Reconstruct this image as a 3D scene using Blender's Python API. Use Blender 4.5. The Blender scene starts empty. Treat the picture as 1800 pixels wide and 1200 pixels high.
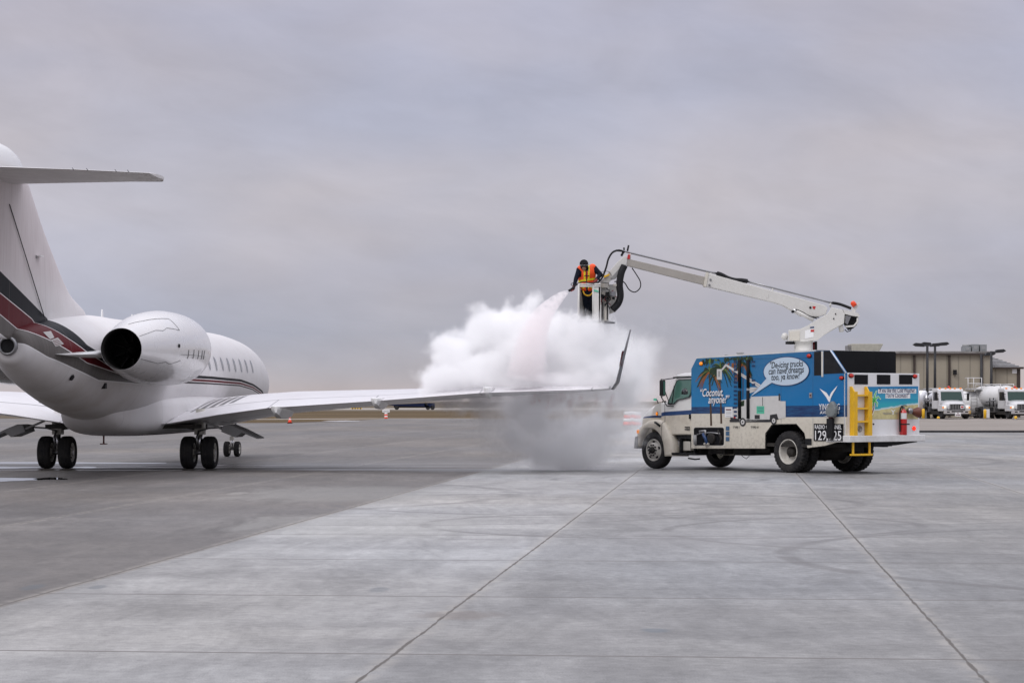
import bpy, bmesh, math, random
from mathutils import Vector, Matrix, noise as mnoise
R = math.radians
random.seed(7)
scn = bpy.context.scene
COL = scn.collection

# ------------------------------------------------------------------ camera, sky, sun, exposure
FPX, HOR, CZ = 4200.0, 705.0, 1.7
cam_d = bpy.data.cameras.new("camera"); cam = bpy.data.objects.new("camera", cam_d); COL.objects.link(cam)
cam.location = (0, 0, CZ); cam.rotation_euler = (R(90), 0, 0)
cam_d.sensor_width = 36; cam_d.lens = 84.0; cam_d.shift_y = (HOR - 600) / 1800.0
cam_d.clip_start = 0.5; cam_d.clip_end = 9000
scn.camera = cam
scn.view_settings.view_transform = 'Standard'; scn.view_settings.look = 'None'
scn.view_settings.exposure = 0.0; scn.view_settings.gamma = 1.0
SUN_EL, SUN_AZ = 48, 215          # degrees; azimuth clockwise from +Y
world = bpy.data.worlds.new("World"); scn.world = world; world.use_nodes = True


class NT:
    """short-hand for node graphs"""
    def __init__(self, tree):
        self.t = tree
    def new(self, kind, **kw):
        n = self.t.nodes.new(kind)
        for k, v in kw.items():
            setattr(n, k, v)
        return n
    def put(self, sock, v):
        if isinstance(v, bpy.types.NodeSocket):
            self.t.links.new(v, sock)
        elif v is not None:
            if hasattr(sock.default_value, '__len__') and not hasattr(v, '__len__'):
                v = (v,) * len(sock.default_value)
            if hasattr(sock.default_value, '__len__') and len(sock.default_value) == 4 and len(v) == 3:
                v = tuple(v) + (1,)
            sock.default_value = v
    def math(self, op, a, b=None, c=None, clamp=False):
        n = self.new('ShaderNodeMath', operation=op, use_clamp=clamp)
        for i, v in enumerate((a, b, c)):
            if v is not None:
                self.put(n.inputs[i], v)
        return n.outputs[0]
    def vec(self, op, a, b=None):
        n = self.new('ShaderNodeVectorMath', operation=op)
        self.put(n.inputs[0], a)
        if b is not None:
            self.put(n.inputs[1], b)
        return n.outputs['Value'] if op in ('LENGTH', 'DISTANCE', 'DOT_PRODUCT') else n.outputs[0]
    def xyz(self, v):
        n = self.new('ShaderNodeSeparateXYZ'); self.put(n.inputs[0], v); return n.outputs
    def comb(self, x, y, z):
        n = self.new('ShaderNodeCombineXYZ')
        for i, v in enumerate((x, y, z)):
            self.put(n.inputs[i], v)
        return n.outputs[0]
    def noise(self, v, scale, detail=4, rough=.55, dist=0):
        n = self.new('ShaderNodeTexNoise')
        self.put(n.inputs['Vector'], v); n.inputs['Scale'].default_value = scale
        n.inputs['Detail'].default_value = detail; n.inputs['Roughness'].default_value = rough
        n.inputs['Distortion'].default_value = dist
        return n.outputs['Fac']
    def mr(self, v, a, b, c=0., d=1., smooth=False):
        n = self.new('ShaderNodeMapRange', clamp=True)
        if smooth:
            n.interpolation_type = 'SMOOTHSTEP'
        self.put(n.inputs[0], v)
        for i, q in enumerate((a, b, c, d)):
            self.put(n.inputs[i + 1], q)
        return n.outputs[0]
    def mix(self, f, a, b, mode='MIX'):
        n = self.new('ShaderNodeMix', data_type='RGBA', blend_type=mode)
        self.put(n.inputs[0], f); self.put(n.inputs[6], a); self.put(n.inputs[7], b)
        return n.outputs[2]
    def ramp(self, f, pts, interp='LINEAR'):
        n = self.new('ShaderNodeValToRGB'); self.put(n.inputs[0], f)
        cr = n.color_ramp; cr.interpolation = interp
        while len(cr.elements) < len(pts):
            cr.elements.new(0.5)
        for e, (p, c) in zip(cr.elements, pts):
            e.position = p; e.color = tuple(c) + (1,) if len(c) == 3 else c
        return n.outputs[0]
    def curve(self, v, pts, x0, x1, y0, y1):
        """piecewise-linear function of v through pts"""
        n = self.new('ShaderNodeFloatCurve')
        self.put(n.inputs[1], self.mr(v, x0, x1))
        c = n.mapping.curves[0]
        q = [((x - x0) / (x1 - x0), (y - y0) / (y1 - y0)) for x, y in pts]
        while len(c.points) < len(q):
            c.points.new(.5, .5)
        for p, (x, y) in zip(c.points, q):
            p.location = (x, y); p.handle_type = 'VECTOR'
        n.mapping.use_clip = False; n.mapping.update()
        return self.math('MULTIPLY_ADD', n.outputs[0], y1 - y0, y0)


def s2l(r, g, b):
    return tuple(((c / 255) / 12.92 if c <= 10 else (((c / 255) + .055) / 1.055) ** 2.4) for c in (r, g, b))


nt = NT(world.node_tree)
for n in list(world.node_tree.nodes):
    world.node_tree.nodes.remove(n)
sky = nt.new('ShaderNodeTexSky', sky_type='NISHITA', sun_disc=False, sun_elevation=R(SUN_EL), sun_rotation=R(SUN_AZ))
sky.air_density = 1.2; sky.dust_density = 3.0
tc = nt.new('ShaderNodeTexCoord').outputs['Generated']
dx, dy, dz = nt.xyz(tc)
base = nt.ramp(nt.math('MULTIPLY', nt.math('MAXIMUM', dz, 0.0), 2.5),
               [(0.0, s2l(200, 188, 185)), (0.03, s2l(190, 184, 185)), (.07, s2l(178, 178, 186)), (.13, s2l(186, 185, 194)),
                (.22, s2l(194, 192, 200)), (.40, s2l(185, 185, 199)), (.7, s2l(210, 210, 219)), (1, s2l(235, 235, 241))])
# soft diagonal streaks of cloud, laid out on the direction of view
q = nt.comb(nt.math('SUBTRACT', nt.math('MULTIPLY', dx, 1.0), nt.math('MULTIPLY', dz, 1.2)), nt.math('MULTIPLY', dy, .15),
            nt.math('ADD', nt.math('MULTIPLY', dz, 3.4), nt.math('MULTIPLY', dx, 1.0)))
n1 = nt.noise(q, 3.2, 5, .55, .5)
n2 = nt.noise(q, 11, 6, .6, .8)
n3 = nt.noise(nt.comb(dx, dy, nt.math('MULTIPLY', dz, 2.5)), 45, 5, .6)
f = nt.math('ADD', nt.mr(n1, .3, .7, -.10, .10), nt.mr(n2, .3, .7, -.045, .045))
f = nt.math('ADD', f, nt.mr(n3, .3, .7, -.015, .015))
f = nt.math('ADD', f, nt.mr(dz, .30, .95, 0, .95, True))          # an overcast sky is brightest overhead
hue = nt.noise(nt.comb(nt.math('MULTIPLY', dx, 1.), 0, nt.math('MULTIPLY', dz, 3.0)), 4.0, 3, .5)
base = nt.mix(nt.mr(hue, .35, .65), nt.mix(1.0, base, (.93, .97, 1.06), 'MULTIPLY'), nt.mix(1.0, base, (1.05, 1.0, .97), 'MULTIPLY'))
cloud = nt.vec('SCALE', base); cloud.node.inputs[3].default_value = 1
nt.put(cloud.node.inputs[3], nt.math('ADD', f, 1.0))
b1 = nt.new('ShaderNodeBackground'); nt.put(b1.inputs[0], sky.outputs[0]); b1.inputs[1].default_value = .10
b2 = nt.new('ShaderNodeBackground'); nt.put(b2.inputs[0], cloud); b2.inputs[1].default_value = 1.0
mx = nt.new('ShaderNodeMixShader'); mx.inputs[0].default_value = .97
world.node_tree.links.new(b1.outputs[0], mx.inputs[1]); world.node_tree.links.new(b2.outputs[0], mx.inputs[2])
wo = nt.new('ShaderNodeOutputWorld'); world.node_tree.links.new(mx.outputs[0], wo.inputs[0])

sun_d = bpy.data.lights.new("sun", 'SUN'); sun_d.energy = .9; sun_d.angle = R(18); sun_d.color = (1, .965, .93)
sun = bpy.data.objects.new("sun", sun_d); COL.objects.link(sun)
sdir = Vector((math.sin(R(SUN_AZ)) * math.cos(R(SUN_EL)), math.cos(R(SUN_AZ)) * math.cos(R(SUN_EL)), math.sin(R(SUN_EL))))
sun.rotation_euler = sdir.to_track_quat('Z', 'Y').to_euler(); sun.location = sdir * 200
cy = scn.cycles
cy.max_bounces = 16; cy.diffuse_bounces = 4; cy.glossy_bounces = 4; cy.transmission_bounces = 4
cy.volume_bounces = 14; cy.transparent_max_bounces = 12; cy.volume_max_steps = 256; cy.volume_step_rate = 1.0
cy.use_denoising = True; cy.sample_clamp_indirect = 6


# ------------------------------------------------------------------ unprojection of measured points on to real planes
def W(px, py, D):
    return Vector(((px - 900) * D / FPX, D, CZ + (HOR - py) * D / FPX))


# ------------------------------------------------------------------ materials
MATS = {}


def paint(name, col, rough=.5, metal=0., spec=.5, dirt=.12, dscale=3., bump=0., bscale=60, coat=0., dirtcol=None):
    if name in MATS:
        return MATS[name]
    m = bpy.data.materials.new(name); m.use_nodes = True; MATS[name] = m
    g = NT(m.node_tree); b = m.node_tree.nodes['Principled BSDF']
    v = g.new('ShaderNodeTexCoord').outputs['Object']
    c = col
    if dirt > 0:
        f = g.noise(v, dscale, 5, .6)
        f2 = g.noise(v, dscale * 9, 3, .6)
        f = g.math('ADD', g.math('MULTIPLY', f, .7), g.math('MULTIPLY', f2, .3))
        d = dirtcol or tuple(x * .55 for x in col)
        c = g.mix(g.mr(f, .4, .72, 0, dirt * 2), tuple(col), tuple(d))
        g.put(b.inputs['Roughness'], g.mr(f, .3, .7, rough * .85, min(1, rough * 1.2)))
    else:
        b.inputs['Roughness'].default_value = rough
    g.put(b.inputs['Base Color'], c)
    b.inputs['Metallic'].default_value = metal
    b.inputs['Specular IOR Level'].default_value = spec
    b.inputs['Coat Weight'].default_value = coat; b.inputs['Coat Roughness'].default_value = .08
    if bump:
        bn = g.new('ShaderNodeBump'); bn.inputs['Strength'].default_value = bump; bn.inputs['Distance'].default_value = .02
        g.put(bn.inputs['Height'], g.noise(v, bscale, 3, .6)); m.node_tree.links.new(bn.outputs[0], b.inputs['Normal'])
    return m


def lamp_mat(name, col, strength):
    if name in MATS:
        return MATS[name]
    m = bpy.data.materials.new(name); m.use_nodes = True; MATS[name] = m
    b = m.node_tree.nodes['Principled BSDF']
    b.inputs['Base Color'].default_value = tuple(col) + (1,); b.inputs['Roughness'].default_value = .2
    b.inputs['Emission Color'].default_value = tuple(col) + (1,); b.inputs['Emission Strength'].default_value = strength
    return m


M_white = paint('white paint', (.80, .80, .80), .32, dirt=.08, coat=.3, dirtcol=(.62, .58, .54))
M_cream = paint('weathered white truck paint', (.66, .63, .56), .42, dirt=.22, dscale=2.0, dirtcol=(.42, .38, .31))
M_boomw = paint('white boom paint', (.64, .63, .60), .4, dirt=.18, dscale=2.5, dirtcol=(.48, .46, .42))
M_boomg = paint('grey fibreglass boom', (.36, .335, .30), .55, dirt=.15, dscale=4)
M_black = paint('black plastic', (.012, .012, .014), .6, spec=.2, dirt=.2, dirtcol=(.035, .035, .035))
M_rubber = paint('tyre rubber', (.014, .014, .016), .8, spec=.25, dirt=.35, dscale=5, dirtcol=(.07, .065, .06), bump=.3, bscale=80)
M_under = paint('dark chassis metal', (.02, .019, .018), .75, spec=.25, dirt=.3, dirtcol=(.08, .07, .06))
M_steel = paint('grey steel', (.32, .32, .33), .35, metal=.9, dirt=.2)
M_alu = paint('bright aluminium', (.75, .75, .76), .25, metal=1., dirt=.15)
M_rim = paint('grey white wheel', (.56, .54, .49), .45, dirt=.35, dscale=8, dirtcol=(.26, .23, .19))
M_yellow = paint('yellow safety paint', (.80, .46, .01), .42, dirt=.2, dscale=6, dirtcol=(.45, .27, .05))
M_red = paint('red enamel', (.50, .015, .015), .3, dirt=.1, coat=.4)
M_glass = paint('tinted cab glass', (.07, .16, .125), .06, spec=.8, dirt=0)
M_glassd = paint('dark glass', (.012, .014, .016), .08, spec=.7, dirt=0)
M_chrome = paint('chrome', (.8, .8, .8), .15, metal=1, dirt=.1)
M_navy = paint('navy paint', (.012, .045, .14), .35, dirt=.1)
M_grey = paint('mid grey paint', (.30, .30, .30), .5, dirt=.2)
M_lred = lamp_mat('red lamp lens', (1, .03, .01), .9)
M_lredoff = paint('red lens unlit', (.5, .02, .01), .2, dirt=0)
M_lamber = lamp_mat('amber lamp lens', (1, .30, .02), .3)
M_greenlbl = paint('green label', (.10, .50, .33), .5, dirt=.1)
M_ink = paint('black ink', (.008, .008, .010), .6, spec=.15, dirt=0)
M_inkw = paint('white ink', (.80, .80, .80), .45, dirt=0)
M_maroon = paint('maroon paint', (.13, .012, .018), .35, dirt=.15)


# ------------------------------------------------------------------ mesh builder
class MB:
    def __init__(self):
        self.v, self.f, self.m, self.mats, self.uv, self.sm = [], [], [], [], {}, []

    def mi(self, mat):
        if mat not in self.mats:
            self.mats.append(mat)
        return self.mats.index(mat)

    def add(self, vs, fs, mat, smooth=False):
        o = len(self.v); self.v += [Vector(p) for p in vs]; k = self.mi(mat)
        for f in fs:
            self.f.append([o + i for i in f]); self.m.append(k); self.sm.append(smooth)
        return o

    def box(self, lo, hi, mat):
        x0, y0, z0 = lo; x1, y1, z1 = hi
        vs = [(x0, y0, z0), (x1, y0, z0), (x1, y1, z0), (x0, y1, z0), (x0, y0, z1), (x1, y0, z1), (x1, y1, z1), (x0, y1, z1)]
        self.add(vs, [(0, 3, 2, 1), (4, 5, 6, 7), (0, 1, 5, 4), (1, 2, 6, 5), (2, 3, 7, 6), (3, 0, 4, 7)], mat)

    def prism(self, poly, ext, mat):
        """poly: list of 3-D points (planar), ext: extrusion vector"""
        n = len(poly); e = Vector(ext)
        vs = [Vector(p) for p in poly] + [Vector(p) + e for p in poly]
        fs = [tuple(range(n)), tuple(range(2 * n - 1, n - 1, -1))] + [(i, i + n, (i + 1) % n + n, (i + 1) % n) for i in range(n)]
        self.add(vs, fs, mat)

    def face(self, poly, mat):
        self.add(poly, [tuple(range(len(poly)))], mat)

    def tube(self, path, r, mat, seg=10, cap=True):
        path = [Vector(p) for p in path]; n = len(path)
        rs = r if isinstance(r, (list, tuple)) else [r] * n
        rings = []; up = None
        for i in range(n):
            t = (path[min(i + 1, n - 1)] - path[max(i - 1, 0)]).normalized()
            if up is None:
                up = Vector((0, 0, 1)) if abs(t.z) < .9 else Vector((1, 0, 0))
            a = t.cross(up).normalized(); b = a.cross(t).normalized(); up = b
            rings.append([path[i] + (a * math.cos(2 * math.pi * k / seg) + b * math.sin(2 * math.pi * k / seg)) * rs[i] for k in range(seg)])
        self.loft(rings, mat, cap)

    def loft(self, rings, mat, cap=True, closed=True, smooth=True):
        s = len(rings[0]); vs = [p for r_ in rings for p in r_]; fs = []
        for i in range(len(rings) - 1):
            for k in range(s if closed else s - 1):
                k2 = (k + 1) % s
                fs.append((i * s + k, i * s + k2, (i + 1) * s + k2, (i + 1) * s + k))
        o = self.add(vs, fs, mat, smooth)
        if cap and closed:
            k = self.mi(mat)
            self.f.append([o + i for i in reversed(range(s))]); self.m.append(k); self.sm.append(False)
            self.f.append([o + (len(rings) - 1) * s + i for i in range(s)]); self.m.append(k); self.sm.append(False)
        return o

    def lathe(self, c, axis, prof, mat, seg=32, smooth=True, phase=0., mod=None, cap=True):
        """prof: (distance along axis, radius)"""
        axis = Vector(axis).normalized(); up = Vector((0, 0, 1)) if abs(axis.z) < .9 else Vector((1, 0, 0))
        a = axis.cross(up).normalized(); b = axis.cross(a).normalized(); c = Vector(c)
        rings = []
        for j, (d, r_) in enumerate(prof):
            ring = []
            for k in range(seg):
                t = 2 * math.pi * k / seg + phase
                rr = r_ + (mod(j, k) if mod else 0)
                ring.append(c + axis * d + (a * math.cos(t) + b * math.sin(t)) * rr)
            rings.append(ring)
        self.loft(rings, mat, cap=cap, smooth=smooth)

    def build(self, name, parent=None, bevel=0., xf=None, label=None, loc=None):
        me = bpy.data.meshes.new(name)
        vs = [xf(p) if xf else p for p in self.v]
        me.from_pydata([tuple(p) for p in vs], [], self.f)
        for mt in self.mats:
            me.materials.append(mt)
        me.polygons.foreach_set('material_index', self.m)
        me.polygons.foreach_set('use_smooth', self.sm)
        bm = bmesh.new(); bm.from_mesh(me); bmesh.ops.recalc_face_normals(bm, faces=bm.faces); bm.to_mesh(me); bm.free()
        me.update()
        o = bpy.data.objects.new(name, me); COL.objects.link(o)
        if parent:
            o.parent = parent
        if loc:
            o.location = loc
        if bevel:
            md = o.modifiers.new('bev', 'BEVEL'); md.width = bevel; md.segments = 2; md.limit_method = 'ANGLE'; md.angle_limit = R(40)
            md.harden_normals = False
        if label:
            o['label'] = label
        return o


def empty(name, loc, rz=0, label=None, cat=None, group=None, rx=0):
    o = bpy.data.objects.new(name, None); COL.objects.link(o); o.location = loc; o.rotation_euler = (rx, 0, rz)
    o.empty_display_size = .3
    tag(o, label, cat, group)
    bpy.context.view_layer.update()
    return o


def tag(o, label=None, cat=None, group=None, kind=None):
    for k, v in (('label', label), ('category', cat), ('group', group), ('kind', kind)):
        if v:
            o[k] = v
    return o


def copy_tree(o, parent=None):
    c = o.copy(); COL.objects.link(c)
    if parent:
        c.parent = parent
    for ch in list(o.children):
        copy_tree(ch, c)
    return c


def cat_rom(pts, n=8):
    pts = [Vector(p) for p in pts]; out = []
    for i in range(len(pts) - 1):
        p0 = pts[max(i - 1, 0)]; p1 = pts[i]; p2 = pts[i + 1]; p3 = pts[min(i + 2, len(pts) - 1)]
        for k in range(n):
            t = k / n
            out.append(.5 * ((2 * p1) + (p2 - p0) * t + (2 * p0 - 5 * p1 + 4 * p2 - p3) * t * t + (3 * p1 - p0 - 3 * p2 + p3) * t ** 3))
    out.append(pts[-1])
    return out


def text_polys(s, size, shear=0., bold=0., align='CENTER', spacing=1.):
    cu = bpy.data.curves.new('lettering', 'FONT'); cu.body = s; cu.size = size; cu.shear = shear; cu.offset = bold
    cu.align_x = align; cu.space_character = spacing; cu.resolution_u = 3
    o = bpy.data.objects.new('lettering', cu); COL.objects.link(o)
    dg = bpy.context.evaluated_depsgraph_get(); dg.update()
    me = bpy.data.meshes.new_from_object(o.evaluated_get(dg))
    vs = [v.co.copy() for v in me.vertices]; fs = [tuple(p.vertices) for p in me.polygons]
    bpy.data.objects.remove(o); bpy.data.curves.remove(cu); bpy.data.meshes.remove(me)
    return vs, fs


def text_fit(mb, s, P, wpx, mat, shear=0., bold=0., hscale=1.):
    """lay a line of text on a plane; P(u, v) maps centred text coordinates in metres to 3-D; fitted to width wpx metres"""
    vs, fs = text_polys(s, 1., shear, bold)
    x0 = min(v.x for v in vs); x1 = max(v.x for v in vs)
    k = wpx / (x1 - x0)
    mb.add([P((v.x - (x0 + x1) / 2) * k, v.y * k * hscale) for v in vs], fs, mat)


# ------------------------------------------------------------------ ground
SLAB = math.atan(385 / FPX)                       # direction in which the slabs run


def concrete(name, near=True):
    m = bpy.data.materials.new(name); m.use_nodes = True
    g = NT(m.node_tree); b = m.node_tree.nodes['Principled BSDF']
    P = g.new('ShaderNodeNewGeometry').outputs['Position']
    X, Y, Z = g.xyz(P)
    ca, sa = math.cos(SLAB), math.sin(SLAB)
    wob = g.math('MULTIPLY', g.math('SUBTRACT', g.noise(P, 1.1, 3, .6), .5), .03)
    u = g.math('ADD', g.math('SUBTRACT', g.math('MULTIPLY', X, ca), g.math('MULTIPLY', Y, sa)), wob)
    v = g.math('ADD', g.math('ADD', g.math('MULTIPLY', X, sa), g.math('MULTIPLY', Y, ca)), wob)
    def dist(c, off, sp):
        q = g.math('DIVIDE', g.math('SUBTRACT', c, off), sp)
        q = g.math('SUBTRACT', q, g.math('ROUND', q))
        return g.math('MULTIPLY', g.math('ABSOLUTE', q), sp), q
    du, qu = dist(u, -2.26, 3.8); dv, qv = dist(v, 15.95, 4.75)
    iu = g.math('ROUND', g.math('DIVIDE', g.math('SUBTRACT', u, -2.26 + 1.9), 3.8))
    iv = g.math('ROUND', g.math('DIVIDE', g.math('SUBTRACT', v, 15.95 + 2.37), 4.75))
    wn = g.new('ShaderNodeTexWhiteNoise', noise_dimensions='2D'); g.put(wn.inputs['Vector'], g.comb(iu, iv, 0)); slabv = wn.outputs['Value']
    big = g.noise(P, .12, 4, .55, .4); med = g.noise(P, .7, 5, .6, .6); fine = g.noise(P, 9, 5, .7); grain = g.noise(P, 90, 2, .7)
    strk = g.noise(g.comb(g.math('MULTIPLY', u, 1.), g.math('MULTIPLY', v, .16), 0), 1.6, 6, .65, .5)
    strk2 = g.noise(g.comb(g.math('MULTIPLY', u, .12), g.math('MULTIPLY', v, 1.3), 0), 1.2, 6, .65, .6)
    old = g.mr(u, -6.03, -5.97)                    # 0 on the old darker concrete, 1 on the newer pale concrete
    tone = g.math('ADD', g.math('ADD', g.math('MULTIPLY', big, .35), g.math('MULTIPLY', med, .3)), g.math('ADD', g.math('MULTIPLY', strk, .15), g.math('MULTIPLY', strk2, .22)))
    pale = g.ramp(g.mr(tone, .33, .72), [(0, (.118, .117, .116)), (.42, (.192, .191, .190)), (1, (.315, .314, .308))])
    dark = g.ramp(g.mr(tone, .33, .72), [(0, (.070, .063, .059)), (.5, (.112, .103, .097)), (1, (.185, .172, .16))])
    c = g.mix(old, dark, pale)
    # lane by lane the pour differs a little
    lw = g.new('ShaderNodeTexWhiteNoise', noise_dimensions='1D'); g.put(lw.inputs['W'], g.math('ADD', iu, 3.7))
    k = g.math('ADD', g.math('MULTIPLY', g.math('SUBTRACT', slabv, .5), .08), g.math('MULTIPLY', g.math('SUBTRACT', lw.outputs['Value'], .5), .16))
    k = g.math('ADD', k, g.math('MULTIPLY', g.math('SUBTRACT', fine, .5), .95)); k = g.math('ADD', k, g.math('MULTIPLY', g.math('SUBTRACT', g.noise(g.comb(X, g.math('MULTIPLY', Y, .3), 0), 5, 5, .75), .5), .6))
    k = g.math('ADD', g.math('ADD', k, 1.0), g.math('MULTIPLY', g.math('SUBTRACT', grain, .5), 1.6))
    sc = g.new('ShaderNodeVectorMath', operation='SCALE'); g.put(sc.inputs[0], c); g.put(sc.inputs[3], k); c = sc.outputs[0]
    # broad patches: warm and cool, pale and worn
    pn = g.noise(P, .055, 3, .5, .3); pw = g.noise(g.comb(X, g.math('MULTIPLY', Y, .30), 7.), .30, 5, .62, .7); pm = g.noise(g.comb(X, g.math('MULTIPLY', Y, .22), 13.), 1.6, 6, .68, 1.2)
    c = g.mix(g.mr(pn, .38, .62), g.mix(1.0, c, (1.04, 1.0, .95), 'MULTIPLY'), g.mix(1.0, c, (.97, .99, 1.025), 'MULTIPLY'))
    pk = g.math('ADD', g.math('ADD', g.mr(pw, .34, .66, -.17, .17), g.mr(pm, .36, .64, -.13, .12)), 1.0)
    # the lane beside the old concrete is the palest, the lanes on the other side are greyer
    pk = g.math('MULTIPLY', pk, g.curve(u, [(-60, 1.05), (-6, 1.0), (-5.9, 1.32), (-2.3, 1.20), (-2.2, 1.06), (1.5, 1.04), (1.6, .99), (5.4, .95), (60, .95)], -60, 60, 0, 2))
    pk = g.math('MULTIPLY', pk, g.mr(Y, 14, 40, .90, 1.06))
    # damp concrete under and behind the wing, the wing's shadow band painted in
    wet_shade = g.math('MULTIPLY', g.math('MULTIPLY', g.mr(Y, 56.5, 59.5, 0, 1, True), g.mr(Y, 70, 63, 0, 1, True)), g.mr(X, 7, 2, 0, 1, True))
    wet_shade = g.math('MULTIPLY', wet_shade, g.mr(g.noise(g.comb(g.math('MULTIPLY', X, .18), Y, 2.), .9, 4, .6), .36, .56))
    pk = g.math('MULTIPLY', pk, g.math('SUBTRACT', 1.0, g.math('MULTIPLY', wet_shade, .42)))
    sc = g.new('ShaderNodeVectorMath', operation='SCALE'); g.put(sc.inputs[0], c); g.put(sc.inputs[3], pk); c = sc.outputs[0]
    # tyre scuffs: arcs of thin darker rubber
    scuff = None
    for (cx, cyy, rr, w_, a) in ((2.2, 33, 3.4, .10, .30), (5.2, 36, 3.0, .08, .25), (1.4, 40, 4.4, .12, .3), (-1.8, 38, 5.2, .12, .22), (9.5, 26, 6.5, .12, .32), (3.2, 52, 2.3, .10, .25), (-9, 44, 9, .2, .25), (6.6, 31, 4.6, .09, .3), (0, 70, 14, .2, .3), (12, 31, 3.4, .1, .3)):
        d = g.math('ABSOLUTE', g.math('SUBTRACT', g.vec('DISTANCE', g.comb(X, Y, 0), (cx, cyy, 0)), g.math('ADD', rr, g.math('MULTIPLY', wob, 4))))
        s_ = g.math('MULTIPLY', g.mr(d, w_ * .5, w_ * 1.3, a * 1.7, 0), g.mr(g.noise(P, .8, 3), .34, .5))
        scuff = s_ if scuff is None else g.math('MAXIMUM', scuff, s_)
    st = g.mr(g.noise(g.comb(g.math('MULTIPLY', X, .5), Y, 3.3), .9, 4, .6, .8), .62, .74, 0, .35)      # old oil and water stains
    scuff = g.math('MAXIMUM', scuff, st)
    c = g.mix(scuff, c, (.10, .095, .095))
    # a few distinct stains and oil drips
    for (sx_, sy_, rx_, ry_, a_, col_) in ((-.36, 19.0, .42, .55, .5, (.13, .105, .09)), (1.05, 17.75, .14, .22, .6, (.09, .11, .13)), (-.85, 16.9, .5, .35, .35, (.12, .115, .12)), (-7.6, 21.6, .28, .5, .55, (.42, .41, .40)), (5.6, 36.5, 2.2, .8, .25, (.12, .12, .12)),
                                          (-4.4, 21.9, .12, .5, .5, (.07, .085, .10)), (-3.8, 21.9, .1, .35, .5, (.07, .085, .10)), (-1.2, 21.6, .12, .4, .45, (.07, .085, .10)), (2.6, 30, 1.4, 3.2, .18, (.30, .29, .29)), (-2.2, 33, 2.2, 4, .22, (.40, .40, .38)), (-3.2, 44, 2.6, 5, .2, (.42, .42, .40))):
        dd = g.vec('LENGTH', g.comb(g.math('ADD', g.math('DIVIDE', g.math('SUBTRACT', X, sx_), rx_), g.math('MULTIPLY', g.math('SUBTRACT', pm, .5), 1.6)), g.math('DIVIDE', g.math('SUBTRACT', Y, sy_), ry_), 0))
        c = g.mix(g.mr(dd, .45, 1.0, a_, 0, True), c, col_)
    # white scrape flecks on old part
    fl = g.mr(g.noise(g.comb(g.math('MULTIPLY', X, .22), Y, 0), 1.5, 5, .75), .68, .74, 0, .30)
    c = g.mix(fl, c, (.46, .46, .45))
    # pop-outs
    vo = g.new('ShaderNodeTexVoronoi'); vo.inputs['Scale'].default_value = .8; g.put(vo.inputs['Vector'], P)
    c = g.mix(g.mr(vo.outputs['Distance'], .010, .025, .85, 0), c, (.05, .045, .05))
    # joints
    jn = g.noise(P, 3.5, 3, .6)
    halo = g.mr(du, .03, .12, g.mr(jn, .4, .6, .05, .35), 0)
    c = g.mix(halo, c, (.40, .37, .33))
    jw = g.math('MULTIPLY', g.mr(jn, .38, .62, .45, 1.35), .017)
    ju = g.mr(du, g.math('MULTIPLY', jw, .45), jw, .92, 0)
    jv = g.mr(dv, .003, .010, g.mr(jn, .35, .6, .35, .75), 0)
    jv = g.mr(dv, .012, .045, .9, 0)
    c = g.mix(jv, c, (.11, .10, .095))
    c = g.mix(ju, c, (.065, .055, .045))
    g.put(b.inputs['Base Color'], c)
    g.put(b.inputs['Roughness'], g.math('SUBTRACT', g.mr(tone, .35, .8, .5, .74), g.math('MULTIPLY', wet_shade, .30)))
    b.inputs['Specular IOR Level'].default_value = .35
    bn = g.new('ShaderNodeBump'); bn.inputs['Strength'].default_value = .35; bn.inputs['Distance'].default_value = .01
    h = g.math('SUBTRACT', g.math('ADD', g.math('MULTIPLY', fine, .5), g.math('MULTIPLY', grain, .5)), g.math('MULTIPLY', g.math('MAXIMUM', ju, jv), 1.5))
    g.put(bn.inputs['Height'], h); m.node_tree.links.new(bn.outputs[0], b.inputs['Normal'])
    return m


def sheet(name, poly, z, mat, zf=None):
    mb = MB(); mb.face([(x, y, zf(x, y) if zf else z) for x, y in poly], mat)
    o = mb.build(name); tag(o, kind='structure'); return o


M_dirtground = paint('dry winter grass', (.17, .115, .062), .95, dirt=.5, dscale=.05, dirtcol=(.085, .056, .03))


def field_mat(name, a, b_, c_, sc=.06):
    m = bpy.data.materials.new(name); m.use_nodes = True
    g = NT(m.node_tree); b = m.node_tree.nodes['Principled BSDF']
    P = g.new('ShaderNodeNewGeometry').outputs['Position']; X, Y, Z = g.xyz(P)
    q = g.comb(g.math('MULTIPLY', X, .35), Y, 0)
    n1 = g.noise(q, sc, 6, .65, .3); n2 = g.noise(P, sc * 22, 4, .7)
    f = g.math('ADD', g.math('MULTIPLY', n1, .65), g.math('MULTIPLY', n2, .35))
    g.put(b.inputs['Base Color'], g.ramp(g.mr(f, .35, .68), [(0, a), (.5, b_), (1, c_)]))
    b.inputs['Roughness'].default_value = .95; b.inputs['Specular IOR Level'].default_value = .1
    return m


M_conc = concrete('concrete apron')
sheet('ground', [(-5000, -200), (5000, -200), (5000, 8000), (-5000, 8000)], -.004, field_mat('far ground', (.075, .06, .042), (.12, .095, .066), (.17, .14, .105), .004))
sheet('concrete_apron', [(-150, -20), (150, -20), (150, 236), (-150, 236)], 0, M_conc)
# dry winter field beyond the apron, near verge dipping towards the left
mb = MB()
pts = [(-34, 181), (-18, 188), (-15, 200), (-12, 236), (120, 236), (160, 400), (-72, 400)]
mb.face([(x, y, .004) for x, y in pts], field_mat('dry field grass', (.055, .038, .02), (.105, .073, .038), (.165, .12, .066), .05))
tag(mb.build('field'), kind='structure')
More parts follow.
